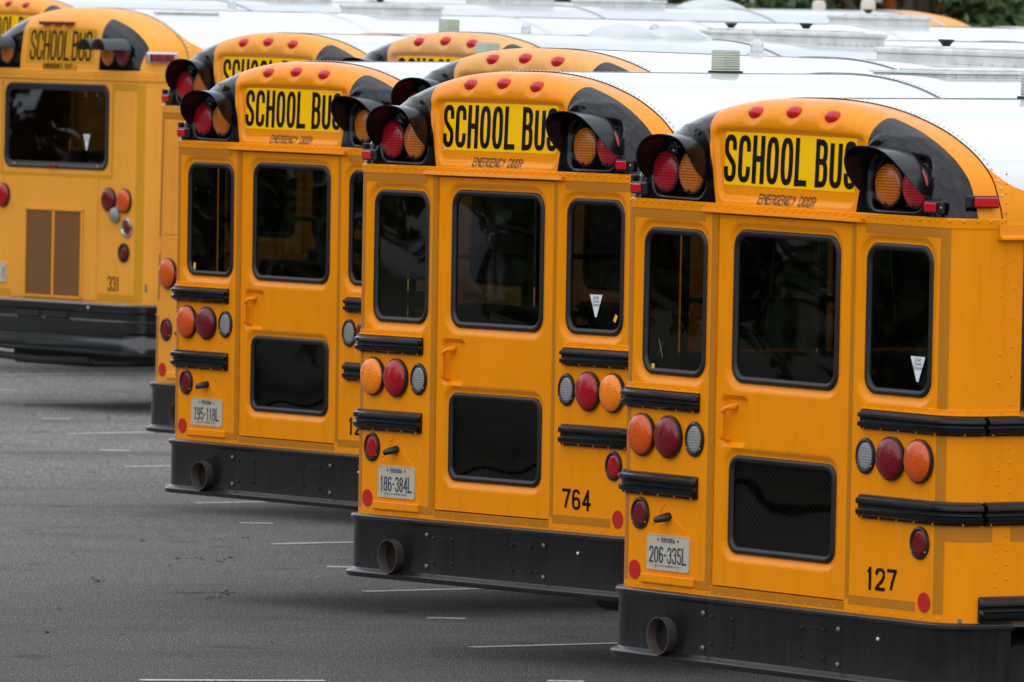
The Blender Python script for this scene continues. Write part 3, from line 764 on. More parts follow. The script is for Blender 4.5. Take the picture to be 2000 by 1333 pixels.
    text(t, 'SCHOOL', 0, 2.058, 0, .200, wL, gp, .0285, tv=.0255); e1 = textw('SCHOOL', wL, gp)
    tot = e1 + .058 + textw('BUS', wL, gp); text(t, 'BUS', e1 + .058, 2.058, 0, .200, wL, gp, .0285, tv=.0255)
    t.v = [(x - tot / 2, .0162 + (z - 2.045) / .225 * .0080 - .0010 + y, z) for x, y, z in t.v]; t.obj('lettering', MINK, sg_)
    e1 = textw('EMERGENCY DOOR', .0235, .0050, .026); e2 = textw('EMERGENCY', .0235, .0050)
    for wd, xo in (('EMERGENCY', -e1 / 2), ('DOOR', -e1 / 2 + e2 + .031)):
        t = MB(); text(t, wd, xo, 1.974, 0, .042, .0235, .0050, .0048)
        t.v = [(x, capdepth(x, z) + .01 * sm(1.95, 2.3, z) - .003 + y, z) for x, y, z in t.v]; t.obj('emergency_door_lettering', MINKF, root)
    # ---- plate lamp and plate shelf
    m = MB(); m.lathe([(.022, 0), (.022, -.01), (.020, -.03), (.016, -.055), (.006, -.062)], (-.785, 0, .618), n=16, sx=1.15, sz=.85); m.v = [(x - max(0, -y - .01) * .35, y, z - max(0, -y) * .25) for x, y, z in m.v]
    m.obj('plate_lamp', MRUB, root, True, ang=45)
    m = MB(); m.box(-.965, -.585, -.013, .0, .329, .367, .004); m.obj('plate_shelf', MY, root)
    m = MB(); pts = [(-.90, -.001, .578), (-.855, -.001, .600), (-.83, -.001, .655), (-.80, -.001, .672), (-.765, -.001, .655), (-.735, -.001, .612), (-.64, -.001, .545)]
    m.tube(pts, .0018, 6); m.obj('plate_lamp_wire', MY, root)
    # ---- bumper
    m = MB()
    pr = [(.04, .298), (-.012, .302), (-.028, .300), (-.036, .292), (-.036, .280), (-.026, .270), (-.020, .262), (-.020, .046), (-.030, .038), (-.046, .034), (-.054, .026), (-.054, .012), (-.046, .003), (-.02, .000), (.04, .0)]
    sweep(m, -sof(.30), sof(.30), pr); bp = m.obj('rear_bumper', MBUMP, root, True, ang=42)
    m = MB()
    for x in (-.488, .464):
        for z in (.227, .079): m.lathe([(.013, 0), (.012, -.006), (.006, -.009), (.001, -.010)], (x, -.020, z), n=14)
    m.obj('bumper_bolt', MSTEEL, bp, True, kind='stuff')
    m = MB(); m.lathe([(.008, 0), (.007, -.006), (.001, -.008)], (.738, -.020, .207), n=12); m.obj('bumper_screw', MWHITE, bp, True)
    for x0 in (-.44, .20):
        m = MB(); y = -.0205
        for (a, b_, c, d) in ((x0, x0 + .17, .222, .227), (x0, x0 + .17, .088, .093), (x0 + (.165 if x0 < 0 else .0), x0 + (.17 if x0 < 0 else .005), .093, .222)): m.box(a, b_, y - .0012, y + .002, c, d)
        for x in (x0 + .01, x0 + .16):
            for z in (.215, .10): m.lathe([(.009, 0), (.007, -.007), (.001, -.008)], (x, y, z), n=10)
        m.obj('access_panel', MBUMP, bp)
    m = MB(); m.lathe([(.079, .30), (.079, -.042), (.081, -.046), (.076, -.046), (.074, -.040), (.072, .25), (.001, .26)], (-.755, -.02, .113), n=36); m.obj('exhaust_pipe', MPIPE, bp, True, ang=40)
    return root

def plate(root, number, s_x=0):
    m = MB(); m.loft([rring(-.777, .4625, .1525, .076, .012, y, 4) for y in (.0, -.004)], True, True)
    m.loft([rring(-.777, .4625, .1525 - a, .076 - a, .012, y, 4) for a, y in ((0, -.004), (0, -.0058), (.004, -.0058), (.004, -.004))])
    p = m.obj('license_plate', MPLATE, root)
    t = MB(); e = textw(number, .029, .0065); text(t, number, -.777 - e / 2, .418, -.0062, .070, .029, .0065, .0068, tv=.008, serif=.005); t.obj('plate_number', MBLUE, p)
    t = MB(); e = textw('VIRGINIA', .0125, .0035); text(t, 'VIRGINIA', -.777 - e / 2, .507, -.0062, .019, .0125, .0035, .0030, serif=.003)
    for x in (-.777 - e / 2 - .022, -.777 + e / 2 + .022): t.lathe([(.006, -.006), (.001, -.0065)], (x, 0, .517), n=5)
    e = textw('SPECIAL LOCAL GOVERNMENT USE ONLY', .0048, .0012, .004); text(t, 'SPECIAL LOCAL GOVERNMENT USE ONLY', -.777 - e / 2, .402, -.0062, .008, .0048, .0012, .0011, .004)
    t.obj('plate_lettering', MBLUE, p)
    b = MB()
    for x in (-.86, -.70): b.lathe([(.005, -.004), (.003, -.009)], (x, 0, .397), n=8)
    b.obj('plate_screw', MSCREW, p, kind='stuff')
def fleet_number(root, s_, x=.62, w=.066, h=.095, gap=.014, t=.0165, z=.405):
    m = MB(); text(m, s_, x, z, -.0016, h, w, gap, t, tv=.014); m.obj('fleet_number', MINK, root)
def triangle(root, x, z, w=.100, h=.104, y=.013):
    m = MB(); m.add([(x - w / 2, y, z), (x + w / 2, y, z), (x + w * .06, y, z - h), (x - w * .06, y, z - h)], [(0, 1, 2, 3)]); o = m.obj('window_sticker', MWHITE, root)
    cu = bpy.data.curves.new('sticker_lettering', 'FONT'); cu.body = "Child\nCheck\nSystem"; cu.size = .0205; cu.align_x = 'CENTER'; cu.space_line = .82; cu.materials.append(MINK)
    tmp = bpy.data.objects.new('sticker_text', cu); COL.objects.link(tmp); bpy.context.view_layer.update()
    me = bpy.data.meshes.new_from_object(tmp); bpy.data.objects.remove(tmp); c = bpy.data.objects.new('sticker_lettering', me); COL.objects.link(c); c.rotation_euler = (pi / 2, 0, 0); c.location = (x, y - .0008, z - .020 + H); c.parent = o
    return o
def tab(root, x, z, w=.020, h=.036, rot=0., y=.013):
    m = MB(); pts = [(-w / 2, -h / 2), (w / 2, -h / 2), (w / 2, h / 2), (-w / 2, h / 2)]
    m.add([(x + a * cos(rot) - b * sin(rot), y, z + a * sin(rot) + b * cos(rot)) for a, b in pts], [(0, 1, 2, 3)]); m.obj('yellow_tab', MYTAB, root)

# roof furniture
def archz(x, k=.004):
    for i in range(200):
        p = arch(i / 200)
        if p[0] >= abs(x): return p[1] + k
    return 1.95
def beacon_block(root, y):
    z = archz(0); m = MB(); m.box(-.062, .062, y - .058, y + .058, z - .006, z + .010, .003); o = m.obj('roof_lamp', MRUB, root)
    m = MB(); rings = []
    for k in range(19):
        zz = z + .010 + k * .0054; r = .050 - (.0035 if k % 2 else 0) - (.004 if k == 18 else 0)
        rings.append([(a * r, y + b * r, zz) for a, b in ((-1, -1), (1, -1), (1, 1), (-1, 1))])
    m.loft(rings, True, True); m.obj('lens', LBLK, o)
    b = MB(); b.lathe([(.035, 0), (.035, .04), (.02, .045), (.001, .045)], (0, y, z + .022), axis='z', n=12); b.obj('bulb_holder', MSTEEL, o)
def beacon_dome(root, y, x=0.):
    z = archz(x); m = MB(); m.lathe([(.055, -.005), (.052, .010), (.038, .014)], (x, y, z), axis='z', n=20); o = m.obj('strobe_light', MHATCH, root, True, ang=40)
    m = MB(); m.lathe([(.034, .012), (.034, .055), (.030, .070), (.018, .082), (.001, .086)], (x, y, z), axis='z', n=20); m.obj('dome', LDOME, o, True)
def roof_hatch(root, y0, y1, hw=.36, h=.075, x=0., m_=None, knob=True, ajar=0.):
    z = archz(hw) - .004; m = MB(); m.box(x - hw, x + hw, y0, y1, z, z + h * .62, .006); o = m.obj('roof_hatch', m_ or MHATCH, root)
    l = MB(); l.box(x - hw - .015, x + hw + .015, y0 - .015, y1 + .015, z + h * .62, z + h, .012)
    l.v = [(a, b, c + ajar * (b - y0)) for a, b, c in l.v]; l.obj('lid', m_ or MHATCH, o)
    zt = z + h
    l = MB(); l.box(x - hw * .75, x + hw * .75, y0 + .10, y1 - .10, zt, zt + .012, .005); l.obj('lid_crown', m_ or MHATCH, o)
    if knob: k = MB(); k.lathe([(.02, .015), (.03, .03), (.045, .045), (.04, .05)], (x, (y0 * .7 + y1 * .3), zt), axis='z', n=14); k.obj('vent_knob', MRUB, o)
    k = MB()
    for i in range(9):
        yy = y0 + .05 + (y1 - y0 - .1) * i / 8; k.lathe([(.007, 0), (.005, .005)], (x + hw + .001, yy, z + .012), axis='x', n=6)
    k.obj('hatch_screw', MHATCH, o, kind='stuff')
def scoop(root, y0, y1, hw=.22, h=.09):
    z = archz(hw) - .01; m = MB(); rings = []
    for k in range(13):
        t = k / 12; hh = h * (sin(pi * min(1, t * 1.0)) ** .6 if t < 1 else 0); ww = hw * (.6 + .4 * sin(pi * t) ** .5)
        rings.append([(ww * cos(a), y0 + (y1 - y0) * t, z + .01 + hh * sin(a)) for a in [pi * q / 10 for q in range(11)]])
    m.loft(rings, False); m.obj('roof_vent', MROOFD, root, True)
def pod_vent(root, y, x=0., w=.055, h=.11):
    z = archz(x) - .01; m = MB(); m.loft([rring(x, y, w * a, w * a, w * .5 * a, z + b, 4) for a, b in ((1, 0), (1, h * .55), (.93, h * .8), (.75, h * .95), (.4, h))], True, True)
    m.v = [(a, c, b) for a, b, c in m.v]; m.obj('roof_vent', MCREAM, root, True, ang=40)
def antenna_strip(root, y0, y1, x):
    z = archz(x); m = MB(); m.box(x - .03, x + .03, y0, y1, z, z + .02, .006); m.obj('roof_strip', MHATCH, root)

def children(o): return [c for c in bpy.data.objects if c.parent == o]
def copy_tree(o, kids, parent=None):
    c = o.copy(); COL.objects.link(c)
    if parent: c.parent = parent
    for ch in kids.get(o, []): copy_tree(ch, kids, c)
    return c
def kidmap():
    k = {}
    for o in bpy.data.objects:
        if o.parent: k.setdefault(o.parent, []).append(o)
    return k
def place(root, x, d, zb, yaw, roll=0., pitch=0.):
    """x, d, zb: position of the bumper-underside point relative to the camera"""
    Rm = Matrix.Rotation(yaw, 4, 'Z') @ Matrix.Rotation(pitch, 4, 'X') @ Matrix.Rotation(roll, 4, 'Y')
    org = Vector((x, d, zb + CAM_Z)) - (Rm @ Vector((0, 0, H)))
    Rm.translation = org; root.matrix_world = Rm
def repaint(root, kids, mapping):
    st = [root]
    while st:
        o = st.pop(); st += kids.get(o, [])
        if o.type == 'MESH':
            for s in o.material_slots:
                if s.material in mapping: m = mapping[s.material]; s.link = 'OBJECT'; s.material = m

# ------------------------------------------------------------------ setting: asphalt lot
def gh(x, y): 
    return 0. if y < 70 else min(.22, .07 * ((y - 70) / 20) ** 2)
MASPH = mat('asphalt', (.07, .069, .067), .92, spec=.25)
v_ = coords(MASPH, (1, 1, 1)); big = noise(MASPH, v_, .10, 5, .6); mid = noise(MASPH, v_, .9, 6, .65); fine = noise(MASPH, coords(MASPH, (1, .20, 1)), 115, 3, .8); gr = N(MASPH, 'ShaderNodeTexVoronoi'); gr.inputs['Scale'].default_value = 130; lk(MASPH, coords(MASPH, (1, .25, 1)), gr.inputs['Vector'])
c1 = mixc(MASPH, ramp(MASPH, big, [(.3, (0, 0, 0)), (.7, (1, 1, 1))]), (.086, .085, .083), (.122, .120, .117))
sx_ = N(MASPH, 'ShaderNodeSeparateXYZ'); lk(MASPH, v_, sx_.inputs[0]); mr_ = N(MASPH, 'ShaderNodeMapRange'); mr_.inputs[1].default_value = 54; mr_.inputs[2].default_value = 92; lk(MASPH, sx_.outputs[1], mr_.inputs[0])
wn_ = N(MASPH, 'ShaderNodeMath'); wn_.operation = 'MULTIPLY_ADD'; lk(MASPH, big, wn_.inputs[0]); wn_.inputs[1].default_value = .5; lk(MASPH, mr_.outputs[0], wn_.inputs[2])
c1 = mixc(MASPH, ramp(MASPH, wn_.outputs[0], [(.2, (0, 0, 0)), (1.0, (1, 1, 1))]), (.080, .077, .073), (.185, .178, .170))  # near darkening and far sheen painted into the asphalt colour along Y
c2 = mixc(MASPH, ramp(MASPH, mid, [(.35, (0, 0, 0)), (.7, (.35,) * 3)]), c1, (.098, .096, .093))
st = noise(MASPH, coords(MASPH, (.45, 1.1, 1)), .55, 5, .6); c2 = mixc(MASPH, ramp(MASPH, st, [(.52, (0, 0, 0)), (.72, (.6,) * 3)]), c2, (.042, .041, .040))
dp_ = noise(MASPH, coords(MASPH, (1, 1, 1)), 1.9, 2, .4); c2 = mixc(MASPH, ramp(MASPH, dp_, [(.66, (0, 0, 0)), (.74, (.6,) * 3)]), c2, (.030, .029, .028))
tr_ = noise(MASPH, coords(MASPH, (1.1, .12, 1)), 1.3, 3, .5); c2 = mixc(MASPH, ramp(MASPH, tr_, [(.55, (0, 0, 0)), (.72, (.30,) * 3)]), c2, (.125, .121, .116))
sp_ = ramp(MASPH, fine, [(.34, (.22,) * 3), (.48, (.75,) * 3), (.58, (1.5,) * 3), (.68, (4.8,) * 3)])
c3 = mixc(MASPH, .9, c2, sp_, 'MULTIPLY')
c4 = mixc(MASPH, .55, c3, ramp(MASPH, gr.outputs['Color'], [(.1, (.45,) * 3), (.6, (1.0,) * 3), (.95, (1.9,) * 3)]), 'MULTIPLY')
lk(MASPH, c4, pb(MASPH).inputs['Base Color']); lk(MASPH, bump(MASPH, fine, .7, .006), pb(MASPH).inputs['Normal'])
g = MB(); xs = [-900, -300, -120, -60, -30, -15, -8, -4, 0, 4, 8, 15, 30, 60, 120, 300, 900]; ys = [-600, -200, -80, -20, 0, 20, 40, 55, 65, 70, 74, 78, 82, 86, 90, 94, 98, 102, 106, 115, 130, 160, 220, 400, 900, 2000]
for y in ys:
    for x in xs: g.v.append((x, y, gh(x, y)))
for j in range(len(ys) - 1):
    for i in range(len(xs) - 1): a = j * len(xs) + i; g.f.append((a, a + 1, a + 1 + len(xs), a + len(xs)))
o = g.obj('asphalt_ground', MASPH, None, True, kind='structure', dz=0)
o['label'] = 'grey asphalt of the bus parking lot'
MLINE = mat('line_paint', (.5, .5, .48), .8)
n_ = noise(MLINE, coords(MLINE), 30, 4, .8); n2_ = noise(MLINE, coords(MLINE), 3, 4, .7)
lk(MLINE, mixc(MLINE, ramp(MLINE, n_, [(.36, (0, 0, 0)), (.50, (1, 1, 1))]), (.085, .084, .08), mixc(MLINE, n2_, (.46, .45, .43), (.78, .77, .74))), pb(MLINE).inputs['Base Color'])
def line(x0, y0, x1, y1, w=.09):
    d = Vector((x1 - x0, y1 - y0)).normalized(); n = Vector((-d.y, d.x)) * w / 2; m = MB(); k = 10; 
    for i in range(k + 1):
        t = i / k; x, y = x0 + (x1 - x0) * t, y0 + (y1 - y0) * t; e = random.uniform(.9, 1.1)
        m.v += [(x + n.x * e, y + n.y * e, gh(x, y) + .004), (x - n.x * e, y - n.y * e, gh(x, y) + .004)]
    m.f = [(2 * i, 2 * i + 1, 2 * i + 3, 2 * i + 2) for i in range(k)]
    o = m.obj('parking_line', MLINE, None, kind='structure', dz=0); return o
for k in range(9):
    xa, ya = -.19 - .625 * k + .012 * max(0, k - 4), 55.68 + 4.86 * k
    if k == 0: line(xa, ya, xa + 5.2, ya + 5.2 * .66)
    else: line(xa, ya, xa + 5.2, ya + 5.2 * .66)
    xb, yb = -.44 - .632 * k, 58.15 + 4.84 * k
    line(xb, yb, xb + .21, yb - .02, .10)
line(-.19 - 1.62, 52.76, -.9, 52.9); line(.20, 53.13, .38, 53.11, .10)

# ------------------------------------------------------------------ school buses
busA = build_bus()
kids = kidmap()
SP = {}
def spawn():
    return copy_tree(busA, kids)
busB, busC, busD, busE, busF, busH, busM = [spawn() for _ in range(7)]
busI = build_bus(6.6)
BG = 'yellow school buses parked side by side with their rears towards us'
def tag(o, label): o['label'] = label; o['category'] = 'school bus'; o['group'] = BG
tag(busA, 'nearest yellow school bus, number 127, at the right edge with its right corner showing')
tag(busB, 'yellow school bus number 764 in the middle, with plate 186-384L')
tag(busC, 'yellow school bus with plate 195-118L, left of bus 764')
tag(busD, 'yellow bus right behind the 195-118L plate bus, its sign half covered')
tag(busE, 'paler yellow school bus whose roof cap rises directly behind bus 764')
tag(busF, 'pale faded bus farther back showing only its cap and the tops of letters SCHO')
tag(busM, 'bus beyond the pale faded one showing only its roof and cap top')
tag(busH, 'bus at the top left corner behind 331 with round red marker lights on its cap')
tag(busI, 'bus behind 331 showing only a sliver of yellow cap at the top edge')
place(busA, 1.1236, 45.01106, -2.9437, -0.95707, 0.01378, 0.00143)
place(busB, -0.08925, 50.17651, -2.89543, -0.95662, 0.00097, -0.0019)
place(busC, -1.23285, 58.85928, -2.93988, -0.95039, 0.00471, 0.00276)
place(busD, -1.6484, 68.5, -2.8507, -0.925, 0.005, -.0147)
busD.matrix_world = Matrix.Translation((0, 0, -.215)) @ busD.matrix_world @ Matrix.Diagonal((1, 1, 1.075, 1))
place(busM, -1.125, 73.3, -2.869, -0.94, 0.005, -.003)
place(busE, -.0303, 54.5, -2.8119, -0.91, 0.005, -.0226)
place(busF, -.4924, 64.2, -2.7945, -0.935, 0.005, -.018)
place(busH, -4.315, 90.5, -2.707, -0.95, 0.0, -.0035)
place(busI, -3.276, 96.5, -2.652, -0.95, 0.0, -.013)
k2 = kidmap()
for r_, dz_ in ((busD, .11), (busE, -.06), (busF, -.06)):      # these ride higher on their axles: keep the tyres on the ground
    for o in k2[r_]:
        if o.name.startswith('wheel'): o.location.z += dz_
repaint(busD, k2, {MY: MYF}); repaint(busE, k2, {MY: MYE}); repaint(busF, k2, {MY: MYF2, MROOF: MROOFD}); repaint(busH, k2, {MY: MYF, MROOF: MROOFD}); repaint(busI, k2, {MY: MYF, MROOF: MROOFD})
for o in list(k2[busD]):                      # this one has no rub rails and no pane on its left rear corner
    if o.name.startswith(('rub_rail', 'rail_flange', 'window_frame', 'window_pane')) and max(v[0] for v in o.bound_box) < 0: bpy.data.objects.remove(o)
m = MB(); m.box(-1.035, -.53, -.004, .004, 1.19, 1.875, .003); m.obj('blank_panel', MYF, busD)
k2 = kidmap()
def relens(root, mapping, side=None):
    for o in k2.get(root, []):
        for c in k2.get(o, []):
            if c.type == 'MESH' and c.name.startswith('lens'):
                s = c.material_slots[0]
                if s.material in mapping: m = mapping[s.material]; s.link = 'OBJECT'; s.material = m
relens(busA, {LRED: LMAR2}); relens(busB, {LORG: LAMB, LDRED: LRED}); relens(busC, {LRED: LDRED})
# details that differ from bus to bus
plate(busA, '206-335L'); plate(busB, '186-384L'); plate(busC, '195-118L')
fleet_number(busA, '127'); fleet_number(busB, '764', .575); fleet_number(busC, '12', .60)
triangle(busA, .922, 1.387); triangle(busB, .80, 1.405); tab(busB, .955, 1.30, rot=-.5)
tab(busA, -.937, 1.245); tab(busC, -.94, 1.27)
m = MB(); m.tube([(-.905, .012, 1.30), (-.86, .012, 1.36)], .0014, 5); m.tube([(-.895, .0115, 1.37), (-.868, .0115, 1.29)], .0014, 5); m.obj('scratched_cross', MSTEEL, busA)
for r_ in (busB, busC, busA): beacon_block(r_, 1.32)
beacon_block(busD, 1.47)
beacon_dome(busE, 1.55); beacon_dome(busF, 1.6); beacon_dome(busM, 1.46)
roof_hatch(busE, 2.6, 3.35, .30, .085); roof_hatch(busF, 2.6, 3.15, .30, .085); roof_hatch(busM, 3.1, 3.56, .30, .07)
roof_hatch(busB, 2.42, 3.5, .30, .035, knob=False); roof_hatch(busH, 2.55, 3.15, .28, .06, knob=False); roof_hatch(busH, 4.95, 5.5, .28, .10); roof_hatch(busH, 6.1, 6.7, .28, .07)
pod_vent(busH, 8.6, w=.05, h=.09); pod_vent(busH, 9.15, w=.055, h=.11); scoop(busF, 1.18, 1.55); scoop(busF, 1.5, 1.95); scoop(busH, 7.1, 7.7)

# ------------------------------------------------------------------ bus 331: rear-engined, flat-backed
def build_transit(L_=11.3):
    root = empty('school_bus')
    HH = 2.72                                              # body crest above the bumper underside
    def tz(z): return z + .27                              # lift the shared arch to this body's height
    nu = 80; us = [-1 + 2 * i / nu for i in range(nu + 1)]
    # cap
    vs, fs = [], []
    nv = 26
    for i, u in enumerate(us):
        ax, azz = arch(u); sx = ax * .75; sz = 1.935; azz = max(azz, 1.935); ln = hypot(ax - sx, azz - sz); rho = min(.17, ln * .95); g1 = 1 - rho / ln
        for k in range(nv + 1):
            t = k / nv
            if t < .55: g = g1 * t / .55; y = 0
            else: ph = (t - .55) / .45 * pi / 2; g = g1 + (1 - g1) * sin(ph); y = .24 * (1 - cos(ph))
            vs.append((sx + (ax - sx) * g, y + .03 * sm(1.95, 2.3, sz + (azz - sz) * g) * (1 - y / .24), tz(sz + (azz - sz) * g), y))
        vs.append((ax, .42, tz(azz), .42))
    m_ = nv + 2
    for i in range(nu):
        for k in range(m_ - 1): fs.append((i * m_ + k, (i + 1) * m_ + k, (i + 1) * m_ + k + 1, i * m_ + k + 1))
    def sdb(p):
        x, z, y = abs(p[0]), p[2], p[3]
        a = x - .558; b = .10 - y
        zt = 2.617 - .38 * max(0, x - .64); d = zt - z
        c = 1.10 - x
        return min(a, b, c, d)
    yv, yf = clip(vs, fs, sdb, False); bv, bf = clip(vs, fs, sdb, True)
    c = MB(); c.v = [p[:3] for p in yv]; c.f = yf; c.obj('rear_cap', MYT, root, True)
    for side in (-1, 1):
        q = MB(); mp_ = {}
        for f in bf:
            if bv[f[0]][0] * side > 0:
                nf = []
                for i in f:
                    if i not in mp_: mp_[i] = len(q.v); q.v.append(bv[i][:3])
                    nf.append(mp_[i])
                q.f.append(tuple(nf))
        q.obj('corner_panel', MBLK, root, True)
    # wall
    w = MB(); v, f = grid(-1.42, 1.42, .40, tz(1.935), .03, lambda s, z: (*per(s, 0), z, s))
    WN = dict(cx=-.022, cz=1.762, hx=.738, hz=.335, r=.09)
    v, f = clip(v, f, lambda p: rbox(p[3], p[2], WN['cx'], WN['cz'], WN['hx'] - .01, WN['hz'] - .01, WN['r'])); w.v = [p[:3] for p in v]; w.f = f; w.obj('rear_wall', MYT, root, True, ang=40)
    window(root, WN, 0., .055)
    for sg in (-1, 1):
        s_ = MB(); y0 = per(1.42)[1]
        s_.add([(sg * W, y0, .3), (sg * W, L_, .3), (sg * W, L_, 1.45), (sg * W, y0, 1.45)], [(0, 1, 2, 3)]); s_.add([(sg * W, y0, 2.1), (sg * W, L_, 2.1), (sg * W, L_, 2.21), (sg * W, y0, 2.21)], [(0, 1, 2, 3)])
        y = .9; s_.add([(sg * W, y0, 1.45), (sg * W, y, 1.45), (sg * W, y, 2.1), (sg * W, y0, 2.1)], [(0, 1, 2, 3)])
        while y + .8 < L_:
            s_.add([(sg * W, y + .7, 1.45), (sg * W, y + .78, 1.45), (sg * W, y + .78, 2.1), (sg * W, y + .7, 2.1)], [(0, 1, 2, 3)])
            g_ = MB(); g_.add([(sg * (W - .01), y, 1.45), (sg * (W - .01), y + .7, 1.45), (sg * (W - .01), y + .7, 2.1), (sg * (W - .01), y, 2.1)], [(0, 1, 2, 3) if sg > 0 else (3, 2, 1, 0)]); g_.obj('side_window', MGLASS, root, flip=False); y += .78
        s_.obj('side_wall', MYT, root)
    m = MB(); m.box(-1.18, 1.18, .06, L_, .5, .56); m.obj('floor', MINT, root)
    for k in range(3):
        for sg in (-1, 1):
            y = .35 + k * .8; s_ = MB(); s_.box(min(sg * .22, sg * 1.1), max(sg * .22, sg * 1.1), y, y + .1, .95, 1.52, .03); s_.obj('seat', MSEAT, root)
    # curved ceiling ribs seen through the rear glass
    for y in (.6, 1.5, 2.4, 3.3):
        r_ = MB(); rings = [[(arch(u)[0] * k, y + dy, tz((arch(u)[1] - 1.9) * k + 1.9)) for u in us] for dy, k in ((0, .975), (0, .955), (.03, .955), (.03, .975))]
        r_.loft(rings + [rings[0]], False); r_.obj('ceiling_rib', MINT, root)
    # roof
    ysq = [.424, .5, .6, .75] + [1.2 + k for k in range(int(L_ - 1.2))] + [L_ - .15, L_]
    vs, fs = [], []
    for y in ysq:
        dr = {L_: .2, L_ - .15: .05}.get(y, 0)
        for u in us: x, z = arch(u); vs.append((x * 1.003, y, tz((z - 1.9) * (1 - dr) + 1.903)))
    n = nu + 1
    for i in range(len(ysq) - 1):
        for k in range(nu): fs.append((i * n + k, i * n + k + 1, (i + 1) * n + k + 1, (i + 1) * n + k))
    def sdw(p): return p[2] - tz(2.05 + .20 * exp(-(p[1] - .42) / .14))
    a, b = clip(vs, fs, sdw, True); m = MB(); m.v, m.f = a, b; m.obj('roof', MROOF, root, True)
    a, b = clip(vs, fs, sdw, False); m = MB(); m.v, m.f = a, b; m.obj('roof_side_panel', MYT, root, True)
    riv = MB(); lap = MB()
    for y in (.43, 2.3, 4.1, 5.9, 7.7, 9.5):
        if y > 1: lap.loft([[(arch(u)[0] * 1.005, y + dy, tz(arch(u)[1] + .006 + dz)) for u in us] for dy, dz in ((-.02, -.004), (-.019, .003), (.03, .003), (.031, -.004))], False)
        for k in range(66):
            u = -.9 + 1.8 * k / 66; x, z = arch(u); x2, z2 = arch(u + .004); rivet_pts(riv, [((x * 1.005, y + .01, tz(z + .0095 if y > 1 else z + .005)), Vector((-(z2 - z), 0, x2 - x)))], .010, .006)
    lap.obj('roof_joint', MROOF, root, True, kind='stuff', ang=30); riv.obj('roof_rivet', MROOFD, root, kind='stuff')
    # band
    b = MB(); sweep(b, -1.38, 1.38, [(.0, 2.13), (-.012, 2.13), (-.014, 2.200), (.0, 2.207)]); b.obj('rivet_band', MYT, root, True, ang=30)
    rv = MB(); s = -1.36
    while s < 1.37: rivet_pts(rv, [((*per(s, -.014), 2.165), pern(s))], .008, .005); s += .05
    for z in [.5 + .16 * k for k in range(7)]: rivet_pts(rv, [((-.61, -.006, z), (0, -1, 0)), ((.57, -.006, z), (0, -1, 0))], .009, .005)
    rv.obj('rivet', MYF, root, kind='stuff')
    # panels
    m = MB(); m.loft([rring(-.02, .89, .604, .475, .005, y, 1) for y in (0, -.006)], True, True); m.obj('engine_door', MYT, root)
    for x in (-.222, .182):
        m = MB(); m.box(x - .185, x + .185, -.012, -.007, .44, 1.10); m.obj('engine_grille', MGRILL, root)
    m = MB()
    for x in (-.420, -.02, .380): m.box(x - .012, x + .012, -.018, -.006, .43, 1.115)
    m.box(-.432, .392, -.018, -.006, 1.102, 1.12); m.box(-.432, .392, -.018, -.006, .42, .438); m.obj('grille_trim', MYT, root)
    for a_, b_, c_, d_ in ((.76, 1.09, 2.055, 2.105), (1.095, 1.165, .418, 2.105), (.605, 1.094, .418, .470), (-1.09, -.64, .418, .470), (-.81, .775, 1.368, 1.392), (-.81, -.785, 1.393, 2.105), (.752, .776, 1.393, 2.054)):
        t = MB(); strip(t, a_, b_, c_, d_, -.0022); t.obj('reflective_tape', MTAPEY, root)
    for x in (.745, -.76): lamp7(root, 'brake_light', x, 1.205, LDRED if x > 0 else LRED, r=.092)
    lamp7(root, 'turn_signal', .962, 1.20, LORG, r=.092)
    m = MB(); m.lathe([(.062, 0), (.062, -.02), (.05, -.04), (.001, -.045)], (.845, 0, 1.088), n=24); m.obj('reversing_light', LCLEAR, root, True)
    for xx_, z in ((1.0, .990), (.962, .797)):
        b = MB(); b.lathe([(.075, 0), (.075, -.012), (.06, -.016), (.055, -.006)], (xx_, 0, z), n=28); o = b.obj('tail_light', MCHROME if z > .8 else MRUB, root, True, ang=40)
        d = MB(); d.lathe([(.056, -.006), (.04, -.014), (.001, -.017)], (xx_, 0, z), n=28); d.obj('lens', LDRED, o, True)
    # flashers with separate visors
    for sg in (-1, 1):
        for x, m, nm in ((.715, LFAMB, 'amber_flasher'), (.915, LMRN, 'red_flasher')):
            b = MB(); b.lathe([(.09, .02), (.095, -.004), (.088, -.012)], (sg * x - .02, 0, 2.335), n=32); o = b.obj(nm, MRUB, root, True, ang=40)
            d = MB(); d.lathe([(.087, -.008)] + [(.087 * cos(a), -.012 - .02 * sin(a)) for a in [radians(q) for q in range(0, 91, 18)]], (sg * x - .02, 0, 2.335), n=32); d.obj('lens', m, o, True)
            vz = MB(); rings = []
            for y in (.0, -.10, -.24):
                row = [(sg * x - .02 + .105 * cos(a), y, 2.350 + (.105 - .0 * y) * sin(a) * (1 if y > -.2 else .97)) for a in [radians(q) for q in range(10, 171, 10)]]
                row += [(sg * x - .02 + .099 * cos(a), y, 2.347 + .099 * sin(a)) for a in [radians(q) for q in range(170, 9, -10)]]
                rings.append(row)
            vz.loft(rings, True, True); vz.obj('visor', MHOODG, o, True, ang=40)
    for x in (-.235, -.075, .085):
        m = MB(); m.box(x - .062, x + .062, -.008, .05, 2.552, 2.580, .006); m.obj('marker_light', LMRN, root)
    hb = MB(); hb.box(-.13, .13, -.03, .004, -.042, .042, .012); c0 = sof(.16); hb.v = [(*per(c0 + x, y), z + 2.315) for x, y, z in hb.v]; o = hb.obj('side_marker', MCHROME, root)
    lb = MB(); lb.box(-.09, .09, -.042, -.022, -.03, .03, .008); lb.v = [(*per(c0 + x, y), z + 2.315) for x, y, z in lb.v]; lb.obj('lens', LMRN, o)
